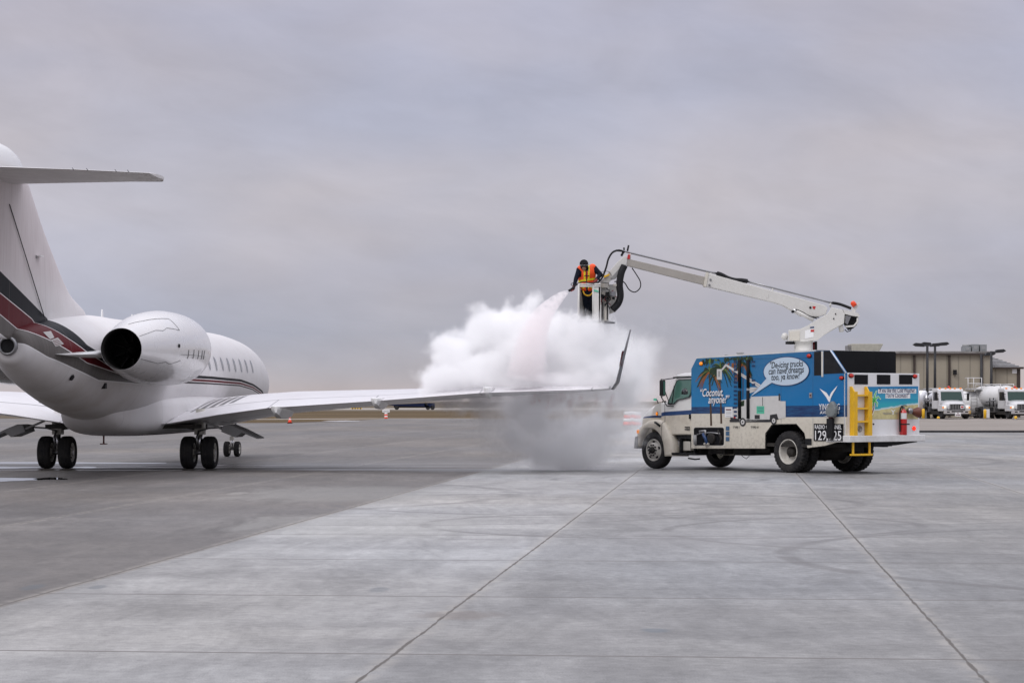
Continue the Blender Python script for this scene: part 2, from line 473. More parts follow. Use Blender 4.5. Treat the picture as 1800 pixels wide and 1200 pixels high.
# pale gravel edge along the field and a far taxiway
sheet('gravel_strip', [(-38, 208), (-15, 229), (-12, 233), (100, 233), (100, 237), (-14, 237), (-38, 212)], .008, paint('pale gravel', (.42, .38, .33), .9, dirt=.3, dscale=.5))
sheet('taxiway', [(-700, 470), (700, 470), (700, 600), (-700, 600)], .004, paint('far taxiway concrete', (.30, .27, .235), .9, dirt=.2, dscale=.02))
sheet('snow_patch', [(-16.4, 205), (-14.8, 204), (-13.2, 205.5), (-13.2, 208), (-14.6, 210), (-16, 208.5)], .012, paint('old snow', (.7, .7, .72), .8, dirt=.3))
# raised truck yard beyond the truck, with its kerb
mb = MB()
yard = [(24.5, 130.), (200, 130.), (200, 420), (24.5, 420)]
M_yard = paint('brown grey yard paving', (.245, .215, .19), .85, dirt=.35, dscale=.15, dirtcol=(.16, .14, .12))
zt = lambda y: .10 + (y - 130) * .00262
mb.face([(16, 130.35, .10), (200, 130.35, .10), (200, 420, zt(420)), (60, 420, zt(420))], M_yard)
tag(mb.build('truck_yard'), kind='structure')
mb = MB(); mb.box((15.9, 129.95, -.02), (200, 130.35, .115), paint('dark kerb', (.035, .032, .035), .8, dirt=.3))
tag(mb.build('kerb', bevel=.02), kind='structure')

# puddles near the aircraft
M_water = bpy.data.materials.new('standing water'); M_water.use_nodes = True
_b = M_water.node_tree.nodes['Principled BSDF']; _b.inputs['Base Color'].default_value = (.02, .02, .02, 1); _b.inputs['Roughness'].default_value = .04
_b.inputs['Specular IOR Level'].default_value = .8; _b.inputs['IOR'].default_value = 1.33


def puddle(x0, x1, y0, y1, seed):
    """outline measured in the picture, put down on the ground"""
    rnd = random.Random(seed); mb = MB(); P = []
    cx, cyy = (x0 + x1) / 2, (y0 + y1) / 2
    for k in range(40):
        a = 2 * math.pi * k / 40
        r_ = 1 + .22 * math.sin(3 * a + seed) * rnd.uniform(.5, 1) + rnd.uniform(-.06, .06)
        px = cx + (x1 - x0) / 2 * math.cos(a) * r_; py = cyy + (y1 - y0) / 2 * math.sin(a) * (r_ * .8)
        D = FPX * CZ / (py - HOR); P.append(((px - 900) * D / FPX, D, .004))
    mb.face(P, M_water); tag(mb.build('puddle'), kind='structure')


puddle(-160, 262, 811, 816, 1); puddle(-60, 66, 819.5, 823.8, 2); puddle(-190, 70, 838, 848, 3); puddle(120, 172, 819.5, 823, 5)
puddle(62, 118, 838.8, 843.4, 6)

# ------------------------------------------------------------------ business jet
AX = -math.atan(.084)                                # heading of the fuselage, just off the line of sight
jet = empty('business_jet', (-9.71, 60.5, 0), AX,
            'white twin-engine business jet with black and maroon tail stripes, its wing being sprayed', 'airplane')


def interp(tab, y):
    if y <= tab[0][0]:
        return tab[0][1:]
    for a, b in zip(tab, tab[1:]):
        if y <= b[0]:
            t = (y - a[0]) / (b[0] - a[0]); t2 = t
            return tuple(p + (q - p) * t2 for p, q in zip(a[1:], b[1:]))
    return tab[-1][1:]


FUS0 = [(-10.36, .20, 2.84), (-10.32, .31, 2.84), (-10.2, .38, 2.83), (-9.9, .46, 2.81), (-9.5, .56, 2.78), (-9, .67, 2.74), (-8, .82, 2.69), (-7, .96, 2.64), (-5.5, 1.13, 2.56),
        (-4, 1.24, 2.49), (-2.5, 1.29, 2.43), (-1, 1.30, 2.42), (5, 1.29, 2.42), (9, 1.285, 2.41), (10.5, 1.265, 2.39), (12, 1.21, 2.36), (13.2, 1.10, 2.31), (14.3, .93, 2.24),
        (15.3, .70, 2.16), (16.1, .45, 2.10), (16.5, .18, 2.06)]
_f = cat_rom([Vector(p) for p in FUS0], 6)
FUS = [(p.x, p.y, p.z) for p in _f]


def livery():
    m = bpy.data.materials.new('white aircraft paint with tail stripes'); m.use_nodes = True
    g = NT(m.node_tree); b = m.node_tree.nodes['Principled BSDF']
    P = g.new('ShaderNodeTexCoord').outputs['Object']; X, Y, Z = g.xyz(P)
    k = dict(x0=-13, x1=13, y0=1, y1=7)
    c1 = g.curve(Y, [(-13, 4.93), (-11.3, 4.43), (-8.1, 3.51), (-7.3, 2.95), (-6, 2.62), (-3.5, 2.43), (-.5, 2.385), (4, 2.37), (8, 2.33), (10, 2.21), (12, 2.01), (13, 1.83)], **k)
    c2 = g.curve(Y, [(-13, 4.42), (-11.3, 3.98), (-9.15, 3.47), (-8.3, 3.1), (-7.3, 2.76), (-6, 2.48), (-3.5, 2.33), (-.5, 2.30), (4, 2.285), (8, 2.25), (10, 2.14), (12, 1.95), (13, 1.77)], **k)
    c3 = g.curve(Y, [(-13, 3.9), (-11.3, 3.55), (-10, 3.21), (-9, 2.95), (-7.4, 2.55), (-4.7, 2.25), (-2.5, 2.22), (-.5, 2.225), (4, 2.205), (8, 2.175), (10, 2.08), (12, 1.90), (13, 1.72)], **k)
    c4 = g.curve(Y, [(-13, 3.4), (-11.3, 3.15), (-10.5, 2.95), (-9.4, 2.64), (-6.5, 2.17), (-3.3, 2.10), (-.5, 2.16), (4, 2.155), (8, 2.13), (10, 2.04), (12, 1.87), (13, 1.69)], **k)
    def above(c):
        return g.math('GREATER_THAN', Z, c)
    def line(c, w_=.010):
        return g.math('LESS_THAN', g.math('ABSOLUTE', g.math('SUBTRACT', Z, c)), w_)
    n = g.noise(P, 1.3, 5, .6); st = g.noise(g.comb(g.math('MULTIPLY', X, 3), g.math('MULTIPLY', Y, 9), g.math('MULTIPLY', Z, .6)), 2, 4, .6)
    white = g.mix(g.mr(n, .45, .75, 0, .35), (.68, .665, .67), (.54, .51, .50))
    white = g.mix(g.mr(st, .55, .75, 0, .25), white, (.60, .50, .49))
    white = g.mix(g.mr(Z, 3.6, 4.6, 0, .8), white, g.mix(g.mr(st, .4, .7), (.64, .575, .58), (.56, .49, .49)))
    # grime low on the tail cone, with the underside's shade painted into it
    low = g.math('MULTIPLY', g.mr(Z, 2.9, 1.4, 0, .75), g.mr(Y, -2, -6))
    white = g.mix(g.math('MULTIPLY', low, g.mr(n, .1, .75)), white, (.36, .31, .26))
    # run-off streaks in the dark bands
    stk = g.mr(g.noise(g.comb(0, g.math('MULTIPLY', Y, 14), g.math('MULTIPLY', Z, .5)), 1., 3, .6), .4, .7, 0, .5)
    blk = g.mix(stk, (.004, .005, .009), (.016, .016, .020)); mar = g.mix(stk, (.095, .005, .010), (.13, .018, .022)); gry = g.mix(stk, (.12, .11, .105), (.18, .165, .155)); gry = g.mix(g.mr(Y, -2, 1), gry, (.03, .028, .03))
    c = g.mix(above(c4), white, gry)
    c = g.mix(above(c3), c, mar); c = g.mix(line(c3), c, (.75, .72, .72))
    c = g.mix(above(c2), c, blk); c = g.mix(line(c2), c, (.75, .72, .72))
    c = g.mix(above(c1), c, white); c = g.mix(g.math('MULTIPLY', line(c4, .012), g.math('LESS_THAN', Y, -1.)), c, (.75, .74, .74))
    # panel joints
    ph = g.math('ABSOLUTE', g.math('SUBTRACT', g.math('FRACT', g.math('DIVIDE', Y, 2.35)), .5))
    c = g.mix(g.mr(ph, .002, .0042, .35, 0), c, (.25, .24, .23))
    g.put(b.inputs['Base Color'], c)
    b.inputs['Roughness'].default_value = .42; b.inputs['Specular IOR Level'].default_value = .06
    return m


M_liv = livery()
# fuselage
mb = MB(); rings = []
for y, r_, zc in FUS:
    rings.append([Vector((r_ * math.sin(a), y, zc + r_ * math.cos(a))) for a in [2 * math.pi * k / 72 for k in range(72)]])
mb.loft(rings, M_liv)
fus = mb.build('fuselage', jet)
# exhaust of the auxiliary power unit in the end of the tail cone
mb = MB(); c0 = (.0, -10.36, 2.86)
mb.lathe(c0, (0, -1, 0), [(-.05, .21), (.05, .205), (.09, .19), (.10, .17), (.09, .15), (-.03, .145)], M_steel, 36, cap=False)
ex = mb.build('tail_exhaust', jet)
mb = MB(); mb.lathe((0, -10.40, 2.86), (0, -1, 0), [(0, .148), (.004, .148)], M_black, 32); mb.build('exhaust_opening', ex)

# belly fairing
mb = MB(); rings = []
tab = [(-4.25, .30, 1.72, 1.50), (-4.1, .55, 1.75, 1.25), (-3.7, .72, 1.78, 1.04), (-3, .86, 1.8, .92), (-1.8, 1.06, 1.8, .85), (0, 1.27, 1.8, .83), (3, 1.38, 1.8, .84), (5, 1.33, 1.8, .86),
       (6.5, 1.15, 1.8, .93), (8, .85, 1.8, 1.02), (9, .4, 1.8, 1.12)]
fair = cat_rom([Vector((a, b, d)) for a, b, c_, d in tab], 4)
for p in fair:
    y, hw, zb = p; zt_ = 1.95; zc = (zt_ + zb) / 2; hz = (zt_ - zb) / 2
    ring = []
    for k in range(48):
        a = 2 * math.pi * k / 48; ca, sa = math.cos(a), math.sin(a); e = .62
        ring.append(Vector((hw * math.copysign(abs(sa) ** e, sa), y, zc + hz * math.copysign(abs(ca) ** e, ca))))
    rings.append(ring)
mb.loft(rings, M_liv)
mb.build('belly_fairing', jet)


# fin and rudder
def loft_foil(mb, secs, mat, flip=1, n=14):
    """secs: (LE point, TE point, thickness ratio, thickness direction)"""
    rings = []
    for le, te, th, nd in secs:
        le, te, nd = Vector(le), Vector(te), Vector(nd).normalized(); ch = (te - le).length; up = []; dn = []
        for i in range(n + 1):
            t = (1 - math.cos(math.pi * i / n)) / 2
            h = 5 * th * ch * (.2969 * math.sqrt(t) - .126 * t - .3516 * t * t + .2843 * t ** 3 - .1015 * t ** 4)
            p = le + (te - le) * t
            up.append(p + nd * h); dn.append(p - nd * h * .9)
        rings.append(up + dn[1:-1][::-1])
    mb.loft(rings, mat)


mb = MB()
fin = [(-4.6, -11.6, 3.0), (-4.35, -11.65, 3.45), (-4.3, -11.7, 3.66), (-4.45, -11.75, 3.80), (-4.95, -11.85, 3.93), (-5.65, -11.95, 4.12), (-6.3, -12.1, 4.45), (-7.0, -12.3, 4.9), (-7.75, -12.6, 5.4), (-8.4, -12.9, 5.9), (-9.0, -13.2, 6.4)]
fin = cat_rom([Vector((a, b, c_)) for a, b, c_ in fin], 4)
loft_foil(mb, [((0, p.x, p.z), (0, p.y, p.z), .062, (1, 0, 0)) for p in fin], M_liv, n=20)
fino = mb.build('tail_fin', jet)
# rudder hinge gap, a thin dark recessed strip on both faces
mb = MB()
for sgn in (1, -1):
    a = Vector((sgn * .135, -10.72, 5.80)); b_ = Vector((sgn * .215, -8.42, 3.55))
    mb.tube([a, a.lerp(b_, .5) + Vector((sgn * .002, 0, 0)), b_], .011, M_black, 6)
mb.build('rudder_hinge_line', fino)
mb = MB(); mb.box((.17, -8.9, 4.83), (.27, -8.62, 4.85), M_white); mb.box((.17, -8.9, 4.78), (.19, -8.84, 4.85), M_grey); mb.build('static_vent', fino)
# bullet fairing on the fin top
mb = MB(); bl = cat_rom([(-14.2, .03, 6.52), (-13.6, .16, 6.56), (-12.4, .26, 6.62), (-11.2, .29, 6.64), (-10.3, .25, 6.60), (-9.75, .16, 6.5), (-9.5, .04, 6.44)], 5)
mb.loft([[Vector((p.y * math.sin(a), p.x, p.z + p.y * 1.35 * math.cos(a))) for a in [2 * math.pi * k / 28 for k in range(28)]] for p in [Vector((q.x, max(q.y, .02), q.z)) for q in bl]], M_white)
mb.build('bullet_fairing', jet)
# tailplane
M_stab = paint('white tailplane paint', (.62, .60, .60), .5, spec=.3, dirt=.12)
M_tedge = paint('bare leading edge', (.30, .27, .25), .4, metal=.6, dirt=.3)
for s in (1, -1):
    mb = MB()
    secs = [((s * .05, -9.7, 6.40), (s * .05, -13.4, 6.34), .085, (0, 0, 1)), ((s * 2.3, -11.2, 6.25), (s * 2.3, -13.7, 6.22), .08, (0, 0, 1)),
            ((s * 3.72, -12.25, 6.15), (s * 3.72, -13.98, 6.12), .08, (0, 0, 1)), ((s * 3.85, -12.6, 6.14), (s * 3.85, -13.9, 6.12), .05, (0, 0, 1))]
    loft_foil(mb, secs, M_stab); mb.sm = [False] * len(mb.sm)
    st = mb.build('tailplane', jet)
    mb = MB(); a, b_ = Vector((s * .3, -9.85, 6.385)), Vector((s * 3.72, -12.23, 6.14))
    mb.tube([a, b_], .035, M_tedge, 8); mb.build('leading_edge', st)
    for q in (.62, .70, .86, .93):
        mb = MB(); p = Vector((s * .05, -13.4, 6.34)).lerp(Vector((s * 3.72, -13.98, 6.12)), q); mb.tube([p, p + Vector((0, -.12, .03))], .006, M_black, 5)
        mb.build('static_wick', st)

# dorsal antennas
for x, y, z, h in ((.0, -2.6, 3.74, .18), (.0, .4, 3.74, .17), (0, 8.6, 3.74, .1)):
    mb = MB(); mb.prism([(x - .012, y - .10, z), (x - .012, y + .06, z), (x - .012, y + .01, z + h), (x - .012, y - .06, z + h)], (.024, 0, 0), M_white); mb.build('blade_antenna', jet, bevel=.004)
mb = MB(); mb.tube([(-.2, -1.7, .86), (-.2, -1.7, .66)], .022, M_maroon, 8); mb.box((-.27, -1.8, .64), (-.13, -1.6, .665), M_maroon); mb.build('belly_drain_mast', jet)

# cabin windows
M_pane = paint('aircraft window pane', (.20, .205, .21), .12, spec=.7, dirt=.1)
M_wrim = paint('window surround', (.42, .42, .43), .35, dirt=0)
for s in (1, -1):
    for i in range(13):
        yc = 9.9 - i * .87
        rr, zc0 = interp(FUS, yc); mb = MB()
        for (ry, rz, off, mt) in ((.135, .205, .004, M_wrim), (.105, .175, .007, M_pane)):
            rg = []
            for q in (0, .5, 1):
                ring = []
                for k in range(24):
                    a = 2 * math.pi * k / 24; e = .8
                    yy = yc + q * ry * math.copysign(abs(math.cos(a)) ** e, math.cos(a)); zz = 2.72 + q * rz * math.copysign(abs(math.sin(a)) ** e, math.sin(a))
                    ring.append(Vector((s * (math.sqrt(rr * rr - (zz - zc0) ** 2) + off), yy, zz)))
                rg.append(ring)
            mb.loft(rg, mt, cap=False)
        mb.build('cabin_window', jet)


# wings
def wing_mat():
    m = bpy.data.materials.new('white wing paint'); m.use_nodes = True
    g = NT(m.node_tree); b = m.node_tree.nodes['Principled BSDF']
    P = g.new('ShaderNodeTexCoord').outputs['Object']; X, Y, Z = g.xyz(P)
    S = g.math('ABSOLUTE', X)
    te = g.curve(S, [(0, -1.2), (1.35, -1.2), (3.9, -1.8), (6.6, -2.5), (9.3, -3.5), (13, -4.5)], 0, 14, -6, 8)
    le = g.curve(S, [(0, 7.2), (1.35, 6.5), (3.9, 4.0), (6.6, 1.5), (9.3, -.8), (13, -3.3)], 0, 14, -6, 8)
    fr = g.math('DIVIDE', g.math('SUBTRACT', Y, te), g.math('SUBTRACT', le, te))        # 0 at the trailing edge
    n = g.noise(P, 1.1, 5, .6); n2 = g.noise(P, 9, 4, .6)
    c = g.mix(g.mr(n, .4, .7, 0, .45), (.74, .725, .745), (.62, .58, .59)); c = g.mix(g.mr(n2, .5, .75, 0, .25), c, (.55, .52, .53))
    hl = g.mr(g.math('ABSOLUTE', g.math('SUBTRACT', fr, .26)), .004, .010, .85, 0)
    c = g.mix(hl, c, (.04, .04, .045))
    # dark run of slots beside the wing root
    a = g.math('ADD', g.math('MULTIPLY', X, 1.0), g.math('MULTIPLY', Y, .55))
    st = g.math('GREATER_THAN', g.math('SINE', g.math('MULTIPLY', S, 26.)), -.35)
    inb = g.math('MULTIPLY', g.math('MULTIPLY', g.math('GREATER_THAN', S, 1.50), g.math('LESS_THAN', S, 2.55)), g.math('MULTIPLY', g.math('GREATER_THAN', g.math('SUBTRACT', fr, g.math('MULTIPLY', g.math('SUBTRACT', S, 1.5), .12)), .20), g.math('LESS_THAN', fr, .62)))
    c = g.mix(g.math('MULTIPLY', st, inb), c, (.012, .014, .02))
    sp = g.math('ABSOLUTE', g.math('SUBTRACT', g.math('FRACT', g.math('DIVIDE', X, 2.68)), .46))
    c = g.mix(g.math('MULTIPLY', g.mr(sp, .004, .008, .8, 0), g.math('LESS_THAN', fr, .26)), c, (.05, .05, .055))
    g.put(b.inputs['Base Color'], c); b.inputs['Roughness'].default_value = .3
    b.inputs['Coat Weight'].default_value = .3; b.inputs['Coat Roughness'].default_value = .1
    return m


M_wing = wing_mat()
#        s,   LE y, LE z,  TE y, TE z, thick
WS = [(.9, 7.2, 1.42, -1.15, 1.10, .10), (1.35, 6.5, 1.46, -1.2, 1.15, .105), (2.6, 5.2, 1.60, -1.5, 1.36, .105), (3.9, 4.0, 1.72, -1.8, 1.53, .10), (6.6, 1.5, 1.84, -2.5, 1.70, .10), (9.3, -.8, 1.93, -3.5, 1.895, .095),
      (11.6, -2.55, 1.985, -4.2, 1.96, .09), (12.35, -3.1, 2.02, -4.45, 1.99, .085)]
for s in (1, -1):
    mb = MB()
    loft_foil(mb, [((s * a, ly, lz), (s * a, ty, tz), th, (0, 0, 1)) for a, ly, lz, ty, tz, th in WS], M_wing, n=18)
    w_ = mb.build('wing', jet)
    mb = MB(); M_wl = M_grey
    wlm = paint('dark grey winglet paint', (.13, .13, .14), .4, dirt=.2)
    wl = [(12.40, -3.15, 1.97, -4.44, .05, (-1, 0, .2)), (12.44, -3.2, 2.02, -4.46, .07, (-1, 0, .2)), (12.53, -3.4, 2.14, -4.55, .085, (-1, 0, .2)), (12.70, -4.1, 2.75, -4.9, .085, (-1, 0, .22)), (12.87, -4.75, 3.33, -5.15, .085, (-1, 0, .22))]
    loft_foil(mb, [((s * a, ly, z), (s * a, ty, z), th, (nd[0] * s, 0, nd[2])) for a, ly, z, ty, th, nd in wl], wlm)
    wlo = mb.build('winglet', w_)
    mb = MB(); mb.prism([(s * 12.66, -4.0, 2.5), (s * 12.66, -4.6, 2.5), (s * 12.73, -4.8, 2.85), (s * 12.73, -4.3, 2.85)], (-s * .06, 0, 0), M_maroon); mb.build('winglet_stripe', wlo)
    for q, (sx, ty, tz, ln, hh, ww) in enumerate([(4.13, -2.15, 1.38, 2.6, .20, .17), (6.68, -2.85, 1.58, 2.1, .17, .16), (9.45, -3.8, 1.83, 1.3, .16, .11)]):
        mb = MB(); rings = []
        for (t, a, dz_) in [(-.04, .25, .55), (0, .8, .35), (.12, 1, .1), (.4, 1, 0), (.7, .8, .2), (1, .12, .9)]:
            y = ty + .32 + t * ln; zt_ = tz + .17
            rings.append([Vector((s * sx + p * ww * a, y, zt_ + q_ * hh * (1.45 if p * p < .3 else 1) * (1 - dz_))) for p, q_ in ((-1, .25), (1, .25), (.95, -.45), (.4, -1), (-.4, -1), (-.95, -.45))])
        mb.loft(rings, M_white, smooth=False); mb.build('flap_track_fairing', w_, bevel=.015)

# engines
M_nac = paint('white nacelle paint', (.68, .67, .68), .28, dirt=.12, dscale=1.5, coat=.4, dirtcol=(.58, .53, .5))
M_seam = paint('cowl seam grey', (.10, .10, .10), .6, dirt=0)
M_hole = paint('sooty exhaust metal', (.02, .018, .017), .6, metal=.4, dirt=.4)
for s in (1, -1):
    cx = s * 1.66; mb = MB()
    prof = [(0, .462), (.02, .475), (.5, .565), (1.1, .67), (1.9, .785), (2.9, .86), (3.9, .885), (4.9, .87), (5.6, .82), (6.0, .75), (6.15, .66), (6.1, .6), (5.8, .56), (5.0, .55)]
    pr = cat_rom([Vector((a, b, 0)) for a, b in prof], 4)
    # the exhaust end sits a little lower than the inlet
    rings = []
    for p in pr:
        zc = 2.86 + .10 * min(1, max(0, p.x / 3.5))
        rings.append([Vector((cx + p.y * math.sin(a), -7.35 + p.x, zc + p.y * math.cos(a))) for a in [2 * math.pi * k / 56 for k in range(56)]])
    mb.loft(rings, M_nac, cap=False)
    na = mb.build('engine_nacelle', jet)
    mb = MB(); mb.lathe((cx, -7.35, 2.86), (0, 1, 0), [(0, .462), (-.02, .452), (.3, .44), (.9, .47), (1.4, .5), (1.41, .02)], M_hole, 48, cap=False); mb.build('exhaust_nozzle', na)
    mb = MB(); mb.lathe((cx, -6.7, 2.86), (0, 1, 0), [(0, .01), (.25, .10), (.7, .2), (1.0, .22)], M_hole, 28)
    for k in range(10):
        a = 2 * math.pi * k / 10; d = Vector((math.sin(a), 0, math.cos(a)))
        mb.prism([Vector((cx, -6.3, 2.86)) + d * .2, Vector((cx, -6.3, 2.86)) + d * .46, Vector((cx, -6.0, 2.86)) + d * .46, Vector((cx, -6.0, 2.86)) + d * .2], d.cross(Vector((0, 1, 0))) * .02, M_hole)
    mb.build('exhaust_cone', na)
    mb = MB(); mb.lathe((cx, -2.0, 2.96), (0, 1, 0), [(0, .52), (.01, .52)], M_black, 32); mb.build('fan', na)
    # cowl split lines and latches
    mb = MB()
    def on(y, a, e=.004):
        x_ = y + 7.35; rr = interp([(p.x, p.y) for p in pr[:44]], x_)[0] + e
        return Vector((cx + s * rr * math.sin(a), y, 2.86 + .10 * min(1, x_ / 3.5) + rr * math.cos(a)))
    def seam(pts, w_=.0045):
        out = []
        for (y0, a0), (y1, a1) in zip(pts, pts[1:]):
            for k in range(9):
                t = k / 8; out.append(on(y0 + (y1 - y0) * t, a0 + (a1 - a0) * t))
        mb.tube(out, w_, M_seam, 5)
    seam([(-7.3, .95), (-6.3, .90), (-5.9, .98), (-5.6, .92), (-5.1, 1.0), (-4.8, 1.06)]); seam([(-7.3, 2.05), (-6.3, 2.1), (-5.9, 2.0), (-5.6, 2.06), (-4.9, 1.92)])
    seam([(-6.95, .1), (-6.3, .35), (-5.6, .5), (-4.85, .62), (-4.8, 1.06)], .004); seam([(-5.0, 1.75), (-2.5, 1.78)], .004)
    for yy in (-4.4, -3.9, -3.4, -3.0, -2.75):
        seam([(yy, 1.62), (yy + .02, 1.86)], .010)
    mb.build('cowl_seam', na)
    mb = MB(); mb.lathe(on(-5.2, 1.5, -.02), (s, 0, 0), [(0, .05), (.05, .04)], M_black, 12); mb.build('vent_port', na)
    # pylon
    mb = MB()
    loft_foil(mb, [((s * .45, -2.2, 2.80), (s * .45, -9.25, 2.72), .05, (0, 0, 1)), ((s * .85, -2.6, 2.80), (s * .85, -9.0, 2.70), .05, (0, 0, 1)), ((s * 1.12, -3.2, 2.84), (s * 1.12, -7.6, 2.74), .06, (0, 0, 1))], M_white)
    mb.build('engine_pylon', jet)
# small square inlet and round port low on the tail cone
mb = MB(); rr, zc = interp(FUS, -5.8)
for (yy, zz, w_, h_) in ((-6.1, 2.05, .14, .13),):
    a = math.sqrt(rr * rr - (zz - zc) ** 2) + .006
    mb.box((a - .09, yy, zz - h_ / 2), (a + .005, yy + w_, zz + h_ / 2), M_black)
mb.build('inlet_scoop', fus)
mb = MB(); mb.lathe((.70, -7.95, 2.22), (.8, -.15, -.5), [(0, .075), (.03, .06)], M_black, 18); mb.build('drain_port', fus)
mb = MB(); yy, zz = -8.35, 3.0
rr, zc = interp(FUS, yy)
def fs_(y, z, e=.006):
    rr, zc = interp(FUS, y); return Vector((math.sqrt(max(rr * rr - (z - zc) ** 2, .0001)) + e, y, z))
M_plq = paint('placard white', (.5, .48, .47), .6, spec=.1, dirt=0)
def FP(px, py, e=.006):
    """point of the fuselage skin seen at px, py"""
    inv = jet.matrix_world.inverted(); D = 48.
    while D < 75:
        p = inv @ W(px, py, D); rr, zc = interp(FUS, p.y); d = Vector((p.x, 0, p.z - zc))
        if d.length < rr and p.y > -10.3:
            return p + d.normalized() * e
        D += .01
    return p
def patch(mb, q, mat, e, n_=5):
    rows = [[FP(*(Vector(q[0] + (0,)).lerp(Vector(q[1] + (0,)), i / n_).lerp(Vector(q[3] + (0,)).lerp(Vector(q[2] + (0,)), i / n_), j / n_)).xy, e) for i in range(n_ + 1)] for j in range(n_ + 1)]
    vs = [p for r_ in rows for p in r_]; mb.add(vs, [(j * (n_ + 1) + i, j * (n_ + 1) + i + 1, (j + 1) * (n_ + 1) + i + 1, (j + 1) * (n_ + 1) + i) for i in range(n_) for j in range(n_)], mat)
patch(mb, [(75, 584), (89, 582.2), (95, 593.5), (87.5, 596.5)], M_plq, .01); patch(mb, [(89, 597.5), (101, 593.5), (111.5, 604.5), (97, 609.5)], M_plq, .01)
for k in range(4):
    a = .2 + k * .2; l = lambda p, q_, t: (p[0] + (q_[0] - p[0]) * t, p[1] + (q_[1] - p[1]) * t); p0_, p1_ = l((89, 597.5), (97, 609.5), a), l((101, 593.5), (111.5, 604.5), a)
    patch(mb, [l(p0_, p1_, .1), l(p0_, p1_, .85), l(p0_, p1_, .85)[:1] + (l(p0_, p1_, .85)[1] + 1.,), l(p0_, p1_, .1)[:1] + (l(p0_, p1_, .1)[1] + 1.,)], M_maroon, .014, 3)
mb.build('warning_placard', fus)


# landing gear
def aero_wheel(cx, y, r_, w_, side, parent):
    mb = MB(); c = (cx, y, r_)
    g_ = w_ / 2
    prof = [(-g_ * .72, r_ * .60), (-g_, r_ * .74), (-g_ * .96, r_ * .88), (-g_ * .75, r_ * .97), (-g_ * .5, r_ * .995), (-g_ * .42, r_ * .975), (-g_ * .36, r_), (-g_ * .06, r_ * 1.0), (0, r_ * .975), (g_ * .06, r_),
            (g_ * .36, r_), (g_ * .42, r_ * .975), (g_ * .5, r_ * .995), (g_ * .75, r_ * .97), (g_ * .96, r_ * .88), (g_, r_ * .74), (g_ * .72, r_ * .60)]
    mb.lathe(c, (1, 0, 0), prof, M_rubber, 40, cap=False); wh = mb.build('wheel', parent)
    mb = MB()
    for sd in (-1, 1):
        mb.lathe((cx + sd * g_ * .70, y, r_), (sd, 0, 0), [(0, r_ * .6), (.015, r_ * .6), (.01, r_ * .52), (-.03, r_ * .46), (-.03, r_ * .2), (.03, r_ * .16), (.04, .01)], M_rim, 28, cap=False)
        for k in range(9):
            a = 2 * math.pi * k / 9; mb.lathe((cx + sd * g_ * .70, y + r_ * .35 * math.sin(a), r_ + r_ * .35 * math.cos(a)), (sd, 0, 0), [(-.03, r_ * .055), (-.015, r_ * .055)], M_black, 8)
    mb.build('hub', wh)


for s in (1, -1):
    gx = s * 1.83
    mg = MB()
    mg.tube([(gx, -.05, .42), (gx, .05, 1.0)], .075, M_alu, 14); mg.tube([(gx, .05, .9), (gx, .1, 1.5)], .12, M_rim, 14)
    mg.box((gx - .12, -.1, .86), (gx + .12, .16, 1.3), M_rim); mg.tube([(gx - .42, -.05, .41), (gx + .42, -.05, .41)], .06, M_steel, 12)
    mg.tube([(gx, -.2, .5), (gx - .02, -.28, .78), (gx, -.12, .95)], .028, M_steel, 8)
    leg = mg.build('main_gear_leg', jet)
    mg = MB(); mg.tube([(gx, .1, 1.0), (s * .9, .1, 1.15)], .05, M_under, 10); mg.tube([(gx, .35, 1.15), (s * .8, .5, 1.1)], .04, M_steel, 10)
    mg.tube([(gx, -.1, .95), (gx + s * .25, -.1, 1.02), (gx + s * .7, -.15, 1.05)], .022, M_steel, 8)
    mg.box((min(s * 1.0, s * 1.9), -.9, 1.02), (max(s * 1.0, s * 1.9), .6, 1.12), M_under)
    mg.build('gear_brace', leg)
    for o_ in (-.265, .265):
        aero_wheel(gx + o_, -.05, .41, .33, s, leg)
    # landing gear door hanging outboard, folded
    mg = MB()
    a = [Vector((s * 2.02, -.55, 1.24)), Vector((s * 2.02, .25, 1.24)), Vector((s * 2.62, .25, 1.0)), Vector((s * 2.62, -.55, .98))]
    mg.prism([a[0], a[0] + Vector((0, .12, 0)), a[3] + Vector((0, .12, 0)), a[3]], (0, 0, -.05), M_grey)
    mg.prism([(s * 2.56, -.6, 1.10), (s * 2.50, -.6, .94), (s * 2.86, -.6, .80), (s * 3.02, -.6, .92), (s * 3.42, -.6, .76), (s * 3.42, -.6, .79), (s * 3.0, -.6, 1.0), (s * 2.70, -.6, 1.12)], (0, .9, 0), M_grey)
    mg.build('gear_door', jet)
ng = MB(); ng.tube([(0, 13.1, .25), (0, 13.15, .62)], .035, M_alu, 12); ng.tube([(0, 13.15, .6), (0, 13.2, 1.25)], .06, M_rim, 12); ng.tube([(-.2, 13.1, .23), (.2, 13.1, .23)], .035, M_steel, 10)
ng.tube([(0, 13.1, .6), (0, 13.9, 1.2)], .03, M_steel, 8); ng.box((-.06, 13.0, .5), (.06, 13.1, .62), M_rim)
nl = ng.build('nose_gear_leg', jet)
for o_ in (-.16, .16):
    aero_wheel(o_, 13.1, .235, .17, 1, nl)
M_beacon = lamp_mat('beacon lens', (.75, .06, .012), .0)
# ------------------------------------------------------------------ de-icing truck
TX, TY = Vector((.629, -.777, 0)).normalized(), Vector((.777, .629, 0)).normalized()
TO = Vector((3.566, 60.4, 0))
truck = empty('deicing_truck', TO, math.atan2(-.777, .629),
              'de-icing truck with blue beach artwork body, cream cab and raised white boom', 'truck')


